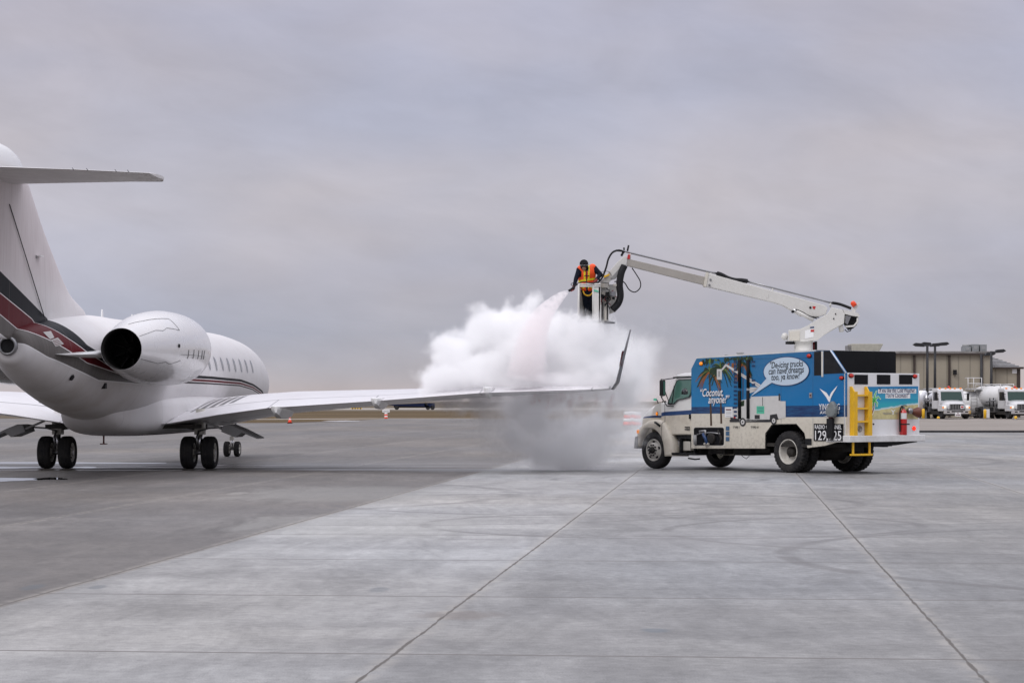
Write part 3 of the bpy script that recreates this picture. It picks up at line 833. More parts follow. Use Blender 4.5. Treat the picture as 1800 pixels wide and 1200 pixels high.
def T(px, py, w=0.):
    """point of the plane y = w of the truck (0 = its driver's side) that is seen at px, py"""
    k = (px - 900) / FPX
    t = (k * (TO.y + TY.y * w) - TO.x - TY.x * w) / (TX.x - k * TX.y)
    D = TO.y + TX.y * t + TY.y * w
    return Vector((t, w, CZ + (HOR - py) * D / FPX))


def RR(px, py, t):
    """point of the cross plane x = t of the truck"""
    k = (px - 900) / FPX
    w = (k * (TO.y + TX.y * t) - TO.x - TX.x * t) / (TY.x - k * TY.y)
    D = TO.y + TX.y * t + TY.y * w
    return Vector((t, w, CZ + (HOR - py) * D / FPX))


def w2t(p):
    d = Vector(p) - TO; return Vector((d.dot(TX), d.dot(TY), d.z))


XR = 6.59; BW = 2.56


def wrap_mat():
    m = bpy.data.materials.new('printed beach wrap'); m.use_nodes = True
    g = NT(m.node_tree); b = m.node_tree.nodes['Principled BSDF']
    P = g.new('ShaderNodeTexCoord').outputs['Object']; X, Y, Z = g.xyz(P)
    sea = g.math('ADD', T(1216, 716).z, g.math('MULTIPLY', X, (T(1480, 713).z - T(1216, 716).z) / 5.))
    n = g.noise(P, 1.2, 4, .6); n2 = g.noise(P, 14, 3, .6)
    sky_ = g.mix(g.mr(Z, 1.5, 2.8), (.002, .18, .42), (.001, .115, .25))
    sky_ = g.mix(g.mr(X, 1.4, 6.5, 0, .5), sky_, (.001, .12, .36))
    sea_c = g.mix(g.mr(g.noise(g.comb(X, 0, g.math('MULTIPLY', Z, 12)), 3, 4, .6), .4, .65), (.006, .025, .10), (.012, .08, .20))
    sand = g.mix(g.mr(n, .4, .7, 0, .5), (.66, .62, .53), (.50, .45, .37))
    sand = g.mix(g.math('MULTIPLY', g.mr(n2, .5, .7), .35), sand, (.38, .34, .28))
    c = g.mix(g.math('GREATER_THAN', Z, sea), sea_c, sky_)
    lo = g.math('SUBTRACT', sea, g.mr(X, 3.2, 4.6, .17, .27))
    c = g.mix(g.math('LESS_THAN', Z, lo), c, sand)
    # door joints of the body side
    for xx in (T(1373, 700).x, T(1429, 700).x):
        c = g.mix(g.mr(g.math('ABSOLUTE', g.math('SUBTRACT', X, xx)), .004, .010, .55, 0), c, (.02, .04, .08))
    c = g.mix(g.math('MULTIPLY', g.mr(g.math('ABSOLUTE', g.math('SUBTRACT', Z, 2.72)), .006, .014, .5, 0), g.math('GREATER_THAN', X, 2.7)), c, (.01, .04, .10))
    c = g.mix(g.mr(g.math('ADD', g.mr(Z, 1.2, .5, 0, .35), g.math('MULTIPLY', n2, .6)), .45, .9, 0, .5), c, (.22, .20, .17))
    g.put(b.inputs['Base Color'], c); b.inputs['Roughness'].default_value = .36; b.inputs['Coat Weight'].default_value = .2
    return m


M_wrap = wrap_mat()
# ---- body: left skin with wheel arch, right skin, roof, front, rear
mb = MB()
top0, top1 = T(1224, 630), T(1461, 615.6)
side_poly = [T(1215, 648), T(1224, 630), T(1432, 617.2), T(1461, 615.6), T(1487, 655), T(1487, 772), T(1450, 783), T(1419, 787), T(1414, 762), T(1400, 745.5), T(1357, 746.5), T(1345, 763), T(1345, 788), T(1215, 788)]
mb.prism(side_poly, (0, .05, 0), M_wrap)
far_poly = [side_poly[0], side_poly[1], side_poly[2], Vector((5.84, 0, side_poly[2].z)), Vector((5.84, 0, T(1487, 655).z)), Vector((XR - .055, 0, T(1487, 655).z)), Vector((XR - .055, 0, T(1487, 772).z))] + side_poly[6:]
mb.prism([p + Vector((0, BW - .05, 0)) for p in far_poly], (0, .05, 0), M_wrap)
bodyl = mb.build('body_side', truck, bevel=.006)
mb = MB()
zr = T(1432, 617.2).z
M_roof = paint('white body roof', (.66, .66, .64), .5, dirt=.3)
mb.box((T(1216, 700).x + .03, .05, .62), (XR - .82, BW - .05, .70), M_under)
a, b_ = top0, T(1432, 617.2)
mb.prism([a + Vector((0, .0, .0)), b_, b_ + Vector((0, 0, .035)), a + Vector((0, 0, .035))], (0, BW, 0), M_roof)
x0 = side_poly[0].x
mb.prism([(x0 + .02, .05, .62), (x0 + .02, .05, side_poly[0].z), (top0.x + .02, .05, top0.z), (top0.x + .08, .05, top0.z), (x0 + .08, .05, side_poly[0].z), (x0 + .08, .05, .62)], (0, BW - .1, 0), M_wrap)
mb.build('body_roof', truck)
# wheel well lining
mb = MB()
arch = [T(1419, 787), T(1414, 762), T(1400, 745.5), T(1357, 746.5), T(1345, 763), T(1345, 788)]
for p, q_ in zip(arch, arch[1:]):
    mb.prism([p, q_, q_ + Vector((0, 0, .02)), p + Vector((0, 0, .02))], (0, .75, 0), M_black)
mb.build('wheel_arch', truck)
# ---- rear upper cage: dark screen wall, roof frame, left opening
mb = MB(); xb = 5.84
M_cage = paint('dark mesh screen', (.010, .0105, .012), .7, spec=.12, dirt=.3, dirtcol=(.022, .022, .024))
mb.box((xb - .04, .05, 2.25), (xb + .003, BW + .004, zr + .0), M_cage)
mb.box((T(1432, 650).x + .01, .05, 2.25), (xb - .04, .09, zr - .03), M_cage)
mb.box((T(1432, 650).x, .05, zr - .02), (xb, BW - .02, zr + .02), M_cage)
cg = mb.build('rear_cage', truck)
for a_, b2 in (((1541, 628), (1563, 652)), ((1470, 628), (1491, 652))):
    p, q_ = RR(a_[0], a_[1], xb + .006), RR(b2[0], b2[1], xb + .006)
    mb = MB(); mb.face([p, (p.x, q_.y, p.z), q_, (p.x, p.y, q_.z)], M_ink); mb.build('cage_window', cg)
mb = MB()
for poly in ([T(1431, 617.8), T(1443.5, 617), T(1443.5, 659.6), T(1431, 660)], [T(1448, 616.6), T(1458.5, 616), T(1484, 655.5), T(1448, 657.4)]):
    mb.prism([p + Vector((0, -.004, 0)) for p in poly], (0, .012, 0), M_black)
mb.build('side_opening', bodyl)
mb = MB(); M_edge = paint('pale edge trim', (.55, .62, .72), .35, dirt=.1)
mb.tube([T(1460, 615.8, -.012), T(1487, 655.5, -.012)], .017, M_edge, 6); mb.box((T(1444.3, 640).x, -.012, 2.27), (T(1447.3, 640).x, 0, zr), M_cream)
mb.build('edge_trim', bodyl)
# ---- rear wall with windows and beach picture
p0, p1 = RR(1487, 655, XR), RR(1616, 766, XR)
mb = MB(); M_rearw = paint('white rear body panel', (.74, .74, .75), .34, dirt=.15, coat=.3, dirtcol=(.5, .48, .45))
mb.box((XR - .05, .0, p1.z), (XR, BW, p0.z), M_rearw); mb.box((XR - .85, .05, p0.z - .06), (XR - .05, BW - .02, p0.z - .02), M_cage)
rear = mb.build('rear_panel', truck, bevel=.01)
for xa, xb_ in ((1503, 1524.5), (1542.5, 1564), (1581.5, 1602.5)):
    p, q_ = RR(xa, 659.8, XR + .004), RR(xb_, 673.8, XR + .004); mb = MB()
    mb.box((XR + .001, p.y - .02, q_.z - .02), (XR + .008, q_.y + .02, p.z + .02), M_black)
    mb.face([(XR + .012, p.y, q_.z), (XR + .012, q_.y, q_.z), (XR + .012, q_.y, p.z), (XR + .012, p.y, p.z)], M_ink)
    mb.build('rear_window', rear)


def beach():
    m = bpy.data.materials.new('printed beach panel'); m.use_nodes = True
    g = NT(m.node_tree); b = m.node_tree.nodes['Principled BSDF']
    P = g.new('ShaderNodeTexCoord').outputs['Object']; X, Y, Z = g.xyz(P)
    z1, z0 = RR(1570, 678.8, XR).z, RR(1570, 736.5, XR).z
    t = g.mr(Z, z0, z1); wob = g.math('MULTIPLY', g.math('SUBTRACT', g.noise(g.comb(0, Y, 0), 5, 4, .7), .5), .10)
    shore = g.math('ADD', g.math('ADD', g.mr(Y, .7, 2.3, .22, .44), wob), 0)
    c = g.ramp(t, [(0, (.03, .30, .38)), (.45, (.02, .38, .46)), (.6, (.01, .28, .45)), (.63, (.03, .34, .50)), (1, (.01, .18, .42))])
    sand = g.mix(g.mr(g.noise(P, 9, 4, .6), .4, .65), (.62, .55, .28), (.50, .44, .22))
    d = g.math('SUBTRACT', t, shore)
    c = g.mix(g.mr(d, .02, .06, .75, 0), c, (.75, .82, .80)); c = g.mix(g.math('LESS_THAN', d, 0), c, sand)
    g.put(b.inputs['Base Color'], c); b.inputs['Roughness'].default_value = .35; return m


M_beach = beach()
mb = MB(); e = XR + .004
mb.face([RR(1525, 679.4, e), RR(1614, 678.6, e), RR(1614, 736.2, e), RR(1525, 736.6, e)], M_beach)
bp = mb.build('beach_picture', rear)
mb = MB(); M_lgreen = paint('light green print', (.10, .55, .14), .4, dirt=0); e = XR + .008
def RP(px, py): return RR(px, py, e)
def stroke(mb, pts, w_, mat, P, wend=None):
    """flat ribbon along pixel points on a panel"""
    n = len(pts); L = []; Rr = []
    for i, (x, y) in enumerate(pts):
        x0_, y0_ = pts[max(i - 1, 0)]; x1_, y1_ = pts[min(i + 1, n - 1)]; dx_, dy_ = x1_ - x0_, y1_ - y0_; l_ = math.hypot(dx_, dy_) or 1
        ww = w_ if wend is None else w_ + (wend - w_) * i / (n - 1)
        L.append(P(x - dy_ / l_ * ww / 2, y + dx_ / l_ * ww / 2)); Rr.append(P(x + dy_ / l_ * ww / 2, y - dx_ / l_ * ww / 2))
    for i in range(n - 1):
        mb.face([L[i], L[i + 1], Rr[i + 1], Rr[i]], mat)
for pts in ([(1536.5, 703), (1538, 694), (1541, 686)], [(1536.5, 703), (1531, 697), (1528, 702)], [(1536.5, 703), (1544, 697), (1548, 702)], [(1536.5, 703), (1530, 708), (1530.5, 716)], [(1536.5, 703), (1542, 708), (1541.5, 715)], [(1536.5, 703), (1535, 710), (1535.5, 714)]):
    stroke(mb, pts, 5.2, M_inkw, lambda x, y: RR(x, y, e), 2.2); stroke(mb, pts, 3.4, M_lgreen, lambda x, y: RR(x, y, e + .003), .8)
stroke(mb, [(1536, 704), (1536.5, 715), (1533, 727), (1529.5, 734)], 3.6, M_inkw, lambda x, y: RR(x, y, e)); stroke(mb, [(1536, 704), (1536.5, 715), (1533, 727), (1529.5, 734)], 1.4, M_maroon, lambda x, y: RR(x, y, e + .003))
mb.build('palm_print', bp)
mb = MB()
def rect(mb, x0_, y0_, x1_, y1_, mat, P): mb.face([P(x0_, y0_), P(x1_, y0_), P(x1_, y1_), P(x0_, y1_)], mat)
rect(mb, 1543.5, 683.6, 1610.5, 691.2, M_inkw, RP); rect(mb, 1556.5, 692.2, 1600, 700, M_inkw, RP)
M_navyink = paint('navy ink', (.012, .02, .10), .4, dirt=0); e2 = XR + .012
def at_rear(px, py):
    c_ = RR(px, py, e2); return lambda u, v: Vector((e2, c_.y + u, c_.z + v))
def wpx_r(a_, b2, y): return RR(b2, y, e2).y - RR(a_, y, e2).y
text_fit(mb, '"If you like this Cold Weather,', at_rear(1577, 689.3), wpx_r(1545, 1609, 688), M_navyink, .25, .006, 1.4)
text_fit(mb, 'You\u2019re Coconuts!!"', at_rear(1578.3, 698), wpx_r(1558, 1598, 697), M_navyink, .25, .006, 1.4)
text_fit(mb, 'YINGLING', at_rear(1559.5, 728), wpx_r(1551, 1567, 727), M_grey, 0, .01); text_fit(mb, 'AVIATION', at_rear(1580, 727.4), wpx_r(1573, 1586, 727), M_grey, 0, .01)
stroke(mb, [(1566.5, 719.5), (1570, 723.5)], .8, M_inkw, RP, 2.2); stroke(mb, [(1573.5, 719.5), (1570, 723.5), (1569.8, 728)], 1, M_inkw, RP, 2)
mb.build('lettering', bp)
# ---- deck, step frame, lamps
mb = MB(); d0 = RR(1487, 765.5, XR).z; d1 = RR(1487, 777, XR).z
M_deck = paint('white deck edge', (.70, .70, .70), .45, dirt=.3, dirtcol=(.4, .37, .33))
mb.box((XR - .6, -.02, d1), (XR + .16, BW + .03, d0), M_deck); mb.build('rear_deck', truck, bevel=.012)
mb = MB(); mb.prism([(XR + .02, .95, d1), (XR + .02, .95, d1 - .11), (XR + .02, 1.7, d1 - .09), (XR + .02, 2.45, d1 - .02), (XR + .02, 2.45, d1)], (-.5, 0, 0), M_black); mb.build('hitch_box', truck)
# yellow ladder
mb = MB(); yl0, yl1 = RR(1493.5, 690, XR).y, RR(1527.5, 690, XR).y
zb_, zt_ = d0, RR(1500, 679, XR).z
for yy in (yl0, yl1 - .16):
    mb.prism([(XR + .002, yy, zb_), (XR + .14, yy, zb_), (XR + .14, yy, zt_ - .12), (XR + .06, yy, zt_), (XR + .002, yy, zt_)], (0, .035, 0), M_yellow)
    mb.box((XR + .105, yy + .035, zb_), (XR + .135, yy + .13, zt_ - .12), M_yellow)
for py in (694.5, 717.5, 740.5):
    z = RR(1510, py, XR).z; mb.box((XR + .01, yl0 + .13, z - .025), (XR + .13, yl1 - .16, z + .018), M_yellow)
mb.build('ladder', truck, bevel=.004)
mb = MB(); za, zbb = d1, RR(1510, 798, XR).z
mb.box((XR + .05, yl0 + .02, zbb), (XR + .09, yl0 + .06, za), M_yellow); mb.box((XR + .05, yl1 - .08, zbb), (XR + .09, yl1 - .04, za), M_yellow)
mb.box((XR - .02, yl0 + .02, zbb - .03), (XR + .16, yl1 - .04, zbb + .012), M_yellow); mb.build('boarding_step', truck, bevel=.004)
def lamp(name, p, n_, r_, mat, rim=M_chrome, el=1.):
    mb = MB(); n_ = Vector(n_); up = Vector((0, 0, 1)); a_ = n_.cross(up).normalized()
    for (d, rr_, mt) in ((0, 1.25, rim),):
        mb.loft([[p + n_ * dd + (a_ * math.cos(t) * el + up * math.sin(t)) * r_ * q_ for t in [2 * math.pi * k / 20 for k in range(20)]] for dd, q_ in ((0, 1.3), (.012, 1.2))], mt)
    mb.loft([[p + n_ * dd + (a_ * math.cos(t) * el + up * math.sin(t)) * r_ * q_ for t in [2 * math.pi * k / 20 for k in range(20)]] for dd, q_ in ((.012, 1.05), (.03, .9), (.042, .5), (.045, .05))], mat)
    return mb.build(name, truck)
lamp('marker_lamp', RR(1496, 660, XR), (1, 0, 0), .045, M_lredoff, M_black, 1.6); lamp('marker_lamp', RR(1608, 661, XR), (1, 0, 0), .045, M_lredoff, M_black, 1.6)
lamp('tail_lamp', RR(1606, 752.5, XR), (1, 0, 0), .055, M_lred); lamp('marker_lamp', T(1422.5, 625.3), (0, -1, 0), .045, M_lredoff, M_black, 1.5)
lamp('marker_lamp', T(1479.5, 664), (0, -1, 0), .04, M_lredoff, M_black, 1.6); lamp('marker_lamp', T(1233, 639), (0, -1, 0), .045, M_lamber, M_black, 1.3)
mb = MB(); mb.lathe(RR(1511, 753.5, XR), (1, 0, 0), [(0, .07), (.02, .07), (.02, .05), (.01, .04), (.01, .01)], M_steel, 20); mb.build('hose_coupling', rear)
mb = MB(); mb.lathe(RR(1535, 745, XR), (1, 0, 0), [(0, .02), (.02, .018)], M_black, 12); mb.build('panel_latch', rear)

# ---- side artwork and writing (raised prints on the wrap)
EY = [-.004]
def TP(px, py): p = T(px, py); return Vector((p.x, EY[0], p.z))
def level(v): EY[0] = v
M_pw = paint('printed pale grey', (.60, .59, .57), .4, dirt=.15, dscale=8); M_pdk = paint('printed dark', (.025, .025, .028), .4, dirt=.1)
M_palmtr = paint('printed palm trunk', (.075, .040, .02), .6, dirt=.3); M_fr1 = paint('printed dark frond', (.010, .030, .010), .6, dirt=.3); M_fr2 = paint('printed green frond', (.12, .19, .02), .45, dirt=.3)
M_fr3 = paint('printed orange frond', (.26, .08, .012), .45, dirt=.3)
rnd = random.Random(5)
mb = MB(); level(-.004)
def frond(mb, cx, cy_, ang, ln, droop, mat, w_=2.2):
    pts = []
    for k in range(7):
        t = k / 6; x = cx + math.cos(ang) * ln * t; y = cy_ - math.sin(ang) * ln * t * (1 - .5 * t) + droop * t * t
        pts.append((x, max(y, 631 - (x - 1224) * .06)))
    stroke(mb, pts, w_ * 1.5, mat, TP, .9)
    for k in range(1, 7):            # leaflets hanging from the rib
        x, y = pts[k]
        for _ in range(2):
            q_ = rnd.uniform(2.5, 6) * (1 - k / 9); xx = x + rnd.uniform(-1.5, 1.5)
            stroke(mb, [(xx, y), (xx + math.cos(ang) * 1.2, min(y + q_, 700))], .9, mat, TP, .3)
stroke(mb, [(1247, 655), (1248.3, 690), (1249.5, 720), (1250.3, 748)], 2.6, M_palmtr, TP, 3.4); mb.build('palm_trunk_print', bodyl); mb = MB(); stroke(mb, [(1265, 662), (1267, 700), (1268, 744)], 2.4, M_palmtr, TP, 3.2); mb.build('palm_trunk_print', bodyl); mb = MB()
stroke(mb, [(1306, 640), (1306.3, 668), (1306, 700)], 1.5, M_palmtr, TP)
mb.build('palm_trunk_print', bodyl)
mb = MB(); level(-.0045)
def crown(cx, cy_, L, cols, n_=13, top=1.0):
    for i in range(n_ * 2):
        a = R(-38 + 256 * (i % n_) / (n_ - 1) + rnd.uniform(-7, 7)); ln = L * rnd.uniform(.75, 1.05); dr = (9 + 13 * abs(math.cos(a))) * rnd.uniform(.7, 1.2); mt = rnd.choice(cols[0] if math.sin(a) > .1 else cols[1]); pts = []
        for k in range(8):
            t = k / 7; x = cx + math.cos(a) * ln * (t - .12 * t * t); y = cy_ - math.sin(a) * ln * top * .85 * t + dr * t * t; pts.append((x, max(y, 631.5 - (x - 1224) * .062)))
        stroke(mb, pts, 3.0, mt, TP, 1.0); EY[0] -= .000015
        for k in range(2, 8):
            x, y = pts[k]; q_ = rnd.uniform(3, 6.5) * (1.1 - k / 12); stroke(mb, [(x, y), (x + math.cos(a) * 2, y + q_)], 1.5, mt, TP, .4)
        EY[0] -= .000015
crown(1247, 654, 25, ([M_fr1, M_fr1, M_fr1, M_fr2], [M_fr1, M_fr1, M_fr1, M_fr1, M_fr3])); crown(1266, 646, 25, ([M_fr1, M_fr1, M_fr2], [M_fr1, M_fr1, M_fr1])); crown(1306, 640, 18, ([M_fr1, M_fr2, M_fr1], [M_fr3, M_fr1, M_fr1]))
for i in range(46):                   # dense upper crowns touching the roof edge
    x = rnd.uniform(1236, 1282) if i < 26 else rnd.uniform(1286, 1328); yr = 630 - (x - 1224) * .061 + 1.2
    stroke(mb, [(x, yr + rnd.uniform(0, 3)), (x + rnd.uniform(-6, 6), yr + rnd.uniform(5, 14))], 3.2, rnd.choice([M_fr1, M_fr1, M_fr1, M_fr2]), TP, .6); EY[0] -= .000015
for i in range(12):
    x = rnd.uniform(1280, 1294); stroke(mb, [(x, 638), (x + rnd.uniform(-5, 2), rnd.uniform(645, 658))], 1.8, M_fr3, TP, .5); EY[0] -= .000015
mb.build('palm_crown_print', bodyl)
# printed boom, bucket and little truck
mb = MB(); level(-.0085)
stroke(mb, [(1269.5, 650), (1277, 640.5)], 2.6, M_pw, TP, 3.4); stroke(mb, [(1276, 641), (1338, 680)], 3.4, M_pw, TP, 6.4)
rect(mb, 1260.5, 648.5, 1269.5, 667, M_pw, TP); rect(mb, 1313, 680.5, 1338, 686, M_pw, TP); stroke(mb, [(1318, 689), (1338, 681)], 4, M_pw, TP)
level(-.0095); rect(mb, 1263, 652, 1266, 662, M_grey, TP); stroke(mb, [(1300, 656), (1337, 679)], .8, M_grey, TP)
mb.build('boom_print', bodyl)
mb = MB(); level(-.0085)
rect(mb, 1283, 737, 1356, 741.5, M_pdk, TP); mb.face([TP(1301.5, 703.5), TP(1320, 700), TP(1320, 741), TP(1298, 740), TP(1298, 715.3)], M_pw); mb.face([TP(1298.1, 715.2), TP(1298.1, 740), TP(1286, 739), TP(1284, 726), TP(1288, 719)], M_pw); mb.face([TP(1319.9, 697), TP(1372, 695.4), TP(1372, 735.5), TP(1319.9, 740)], M_pw); mb.face([TP(1371.9, 704.8), TP(1381.3, 704.8), TP(1381.5, 733), TP(1371.9, 735.5)], M_pw)
level(-.0095)
mb.face([TP(1303.5, 704.5), TP(1309, 703.3), TP(1308.5, 713), TP(1302.5, 714.5)], M_fr1); mb.face([TP(1284, 733), TP(1300, 736), TP(1300, 741), TP(1285, 739)], M_pdk)
rect(mb, 1330.3, 713.5, 1344, 727, M_greenlbl, TP); rect(mb, 1327, 729, 1336, 736, M_pdk, TP); rect(mb, 1340.4, 697.5, 1341.4, 713, M_pdk, TP); rect(mb, 1369, 692, 1371.6, 704, M_pdk, TP)
mb.face([TP(1353.5, 737), TP(1354, 729), TP(1366, 727), TP(1369, 737)], M_pdk); rect(mb, 1290, 732, 1293.5, 735.5, M_lredoff, TP)
def disc(mb, px, py, r_, mat, sx=.72):
    mb.face([TP(px + math.cos(t) * r_ * sx, py + math.sin(t) * r_) for t in [2 * math.pi * k / 20 for k in range(20)]], mat)
level(-.0105); disc(mb, 1306, 741.5, 7.5, M_pdk); disc(mb, 1360.5, 739, 7, M_pdk); level(-.0115); disc(mb, 1306, 741.5, 4.6, M_pw); disc(mb, 1360.5, 739, 4.2, M_pw); level(-.0125); disc(mb, 1306, 741.5, 1.5, M_pdk); disc(mb, 1360.5, 739, 1.4, M_pdk)
level(-.0105)
for yy in (716, 719, 722):
    rect(mb, 1332, yy, 1342.5, yy + .7, M_navyink, TP)
mb.build('truck_print', bodyl)
# gauge tubes and scale marks
mb = MB()
for xa in (1301, 1316):
    for ya, yb in ((632, 682), (686.5, 735.5)):
        p, q_ = T(xa, ya), T(xa + .3, yb); mb.tube([(p.x, -.02, p.z), (q_.x, -.02, q_.z)], .044, M_ink, 8)
mb.build('level_gauge', bodyl)
mb = MB(); level(-.0135); M_scale = paint('dark blue scale ink', (.004, .03, .10), .4, dirt=0)
for i in range(14):
    y = 634 + i * 7.3; rect(mb, 1290.5, y, 1296, y + 3.4, M_scale, TP)
    if i < 4: rect(mb, 1322, y + (0 if i < 2 else 18), 1328, y + (3.4 if i < 2 else 21.4), M_scale, TP)
mb.build('gauge_scale', bodyl)
# speech bubble
mb = MB(); level(-.015); M_bub = paint('pale blue bubble print', (.50, .60, .70), .4, dirt=.05)
def bub(grow):
    P_ = []
    for k in range(64):
        t = 2 * math.pi * k / 64; x, y = 1383 + math.cos(t) * (39.5 + grow), 652.4 + math.sin(t) * (24.6 + grow) - math.cos(t) * 1.2
        if abs(t - 2.42) < .14:
            if not P_ or P_[-1] != 'tail': P_.append('tail')
            continue
        P_.append((x, y))
    return [(1320 - grow, 697 + grow * .7) if p == 'tail' else p for p in P_]
mb.face([TP(*p) for p in bub(1.1)], M_navyink); level(-.018); mb.face([TP(*p) for p in bub(0)], M_bub)
bb = mb.build('speech_bubble', bodyl)
mb = MB(); lv = -.021
def at_side(px, py, tilt=-.035, lv=lv):
    c_ = T(px, py); return lambda u, v: Vector((c_.x + u, lv, c_.z + v - u * tilt))
def wpx_s(a_, b2, y): return T(b2, y).x - T(a_, y).x
text_fit(mb, '"De-icing trucks', at_side(1383.5, 645.4), wpx_s(1354.5, 1412.5, 645), M_ink, .18, .010, 1.27)
text_fit(mb, 'can have dreams', at_side(1383, 656), wpx_s(1352, 1414, 656), M_ink, .18, .010, 1.27)
text_fit(mb, 'too, ya know!"', at_side(1383.5, 666.6), wpx_s(1357, 1410.5, 666), M_ink, .18, .010, 1.27)
mb.build('lettering', bb)
mb = MB()
for dd, mt, l_ in ((1.0, M_scale, -.016), (0, M_inkw, -.019)):
    text_fit(mb, '\u201cCoconut,', at_side(1252 + dd * .8, 696 + dd * .6, -.02, l_), wpx_s(1232, 1272, 696), mt, .3, .012, 1.35)
    text_fit(mb, 'anyone?\u201d', at_side(1264.5 + dd * .8, 708 + dd * .6, -.02, l_), wpx_s(1246, 1283, 708), mt, .3, .012, 1.35)
mb.build('lettering', bodyl)
mb = MB()
text_fit(mb, 'YINGLING', at_side(1458.3, 720, -.01, -.01), wpx_s(1440.5, 1477.5, 720), M_inkw, 0, .006, 1.4); text_fit(mb, 'AVIATION', at_side(1458.3, 727, -.01, -.01), wpx_s(1441.5, 1475, 727), M_inkw, 0, .01, .75)
text_fit(mb, 'TYPE I', at_side(1294.5, 752.8, 0, -.008), wpx_s(1289, 1300, 750), M_ink, 0, .01); text_fit(mb, 'TYPE IV', at_side(1327, 752.8, 0, -.008), wpx_s(1320, 1334, 750), M_ink, 0, .01)
mb.build('lettering', bodyl)
mb = MB(); level(-.010)
for sg, pts in ((0, [(1441, 682.5), (1453.5, 690), (1458.2, 697.5), (1459.3, 706), (1457.3, 706), (1453, 698), (1448, 691.5)]), (1, [(1472.5, 677.5), (1470, 683), (1465.5, 690), (1461, 699), (1459.3, 706), (1458, 698), (1461, 690.5), (1466, 684.5)])):
    mb.face([TP(*p) for p in pts], M_inkw)
mb.face([TP(1447, 732), TP(1457, 729.5), TP(1469, 732), TP(1458, 730.8)], M_inkw)
mb.build('bird_emblem', bodyl)
# notice, blue stickers, radio sign
mb = MB(); level(-.012); rect(mb, 1274.8, 715.3, 1288.2, 733, M_inkw, TP); level(-.014); rect(mb, 1276.5, 718.5, 1286, 720.8, M_maroon, TP)
for y in (723, 725, 727, 730.5):
    rect(mb, 1276.5, y, 1286.5, y + .6, M_grey, TP)
mb.build('notice_plate', bodyl)
mb = MB(); level(-.012); M_bls = paint('blue sticker', (.05, .12, .22), .4, dirt=.2)
for y in (749, 758, 767.5):
    rect(mb, 1276.4, y, 1282.6, y + 7.2, M_bls, TP)
mb.build('hazard_sticker', bodyl)
mb = MB(); p, q_ = T(1431.3, 744.3), T(1482.8, 776); mb.box((p.x, -.02, q_.z + .01), (q_.x, 0, p.z), M_ink); rs = mb.build('radio_sign', bodyl)
mb = MB(); text_fit(mb, 'RADIO CHANNEL', at_side(1456.8, 753.6, 0, -.024), wpx_s(1433.5, 1480.5, 752), M_inkw, 0, .012, 1.25)
text_fit(mb, '129.725', at_side(1456.8, 773, 0, -.024), wpx_s(1434, 1480, 772), M_inkw, 0, .006, 1.12); mb.build('lettering', rs)
# grey plume-shaped heater hood in front of the emblem, with its dark post
mb = MB(); hood = [(1465, 704), (1469, 710), (1471.5, 718), (1471, 727), (1467.5, 733), (1459, 733), (1455, 728), (1454.5, 721), (1457, 716), (1458.5, 711)]
M_plume = paint('dull grey cowl', (.20, .22, .22), .6, dirt=.4, dscale=9)
mb.prism([T(x - 4.2, y, -.16) for x, y in hood], (0, .12, 0), M_plume); mb.build('heater_cowl', bodyl, bevel=.03)
mb = MB(); p, q_ = T(1453.5, 735, -.1), T(1463, 770, -.1); mb.box((p.x, -.12, q_.z), (q_.x, -.03, p.z), M_black); mb.box((p.x + .04, -.1, p.z), (q_.x - .04, -.04, p.z + .1), M_maroon); mb.build('heater_bracket', bodyl, bevel=.01)
# latches and bolts
for x, y in ((1425.5, 694.5),):
    mb = MB(); p = T(x, y); mb.box((p.x - .04, -.02, p.z - .06), (p.x + .04, 0, p.z + .06), M_grey); mb.box((p.x - .015, -.03, p.z - .02), (p.x + .02, -.02, p.z + .02), M_maroon); mb.build('door_latch', bodyl)
mb = MB(); p = T(1413, 784); level(-.006); rect(mb, 1415.5, 770.5, 1427, 782, M_black, TP); mb.build('skirt_opening', bodyl)
# open equipment compartment
mb = MB(); level(-.006)
def rrect(x0_, y0_, x1_, y1_, r_):
    out = []
    for cx, cy_, a0 in ((x1_ - r_, y0_ + r_, -90), (x1_ - r_, y1_ - r_, 0), (x0_ + r_, y1_ - r_, 90), (x0_ + r_, y0_ + r_, 180)):
        for k in range(5):
            a = R(a0 + k * 22.5); out.append((cx + r_ * math.cos(a), cy_ + r_ * math.sin(a)))
    return out
mb.face([TP(*p) for p in rrect(1218.5, 749.5, 1275, 784, 4)], M_cream); level(-.009); mb.face([TP(*p) for p in rrect(1220, 751, 1273, 782.5, 3.5)], M_ink)
cp = mb.build('equipment_compartment', bodyl)
mb = MB()
mb.tube([T(1222, 764, -.02), T(1222.5, 781, -.02)], .05, M_grey, 8); mb.tube([T(1230, 758, -.03), T(1240, 757, -.03), T(1240, 768, -.03)], .035, M_steel, 8); mb.tube([T(1236, 762, -.05), T(1240, 770, -.05), T(1243, 780, -.05)], .04, M_navy, 8)
mb.tube([T(1238, 780, -.05), T(1246, 780, -.05)], .03, M_rim, 8); mb.lathe(T(1252, 770, .0), (0, -1, 0), [(0, .13), (.05, .13), (.06, .1)], M_under, 16); mb.tube([T(1262, 756, -.02), T(1268, 770, -.02), T(1266, 780, -.02)], .03, M_under, 8)
mb.tube([T(1225, 764, -.03), T(1232, 761, -.03), T(1250, 760, -.03), T(1266, 762, -.03)], .018, M_steel, 6)
mb.build('pump_pipework', cp)

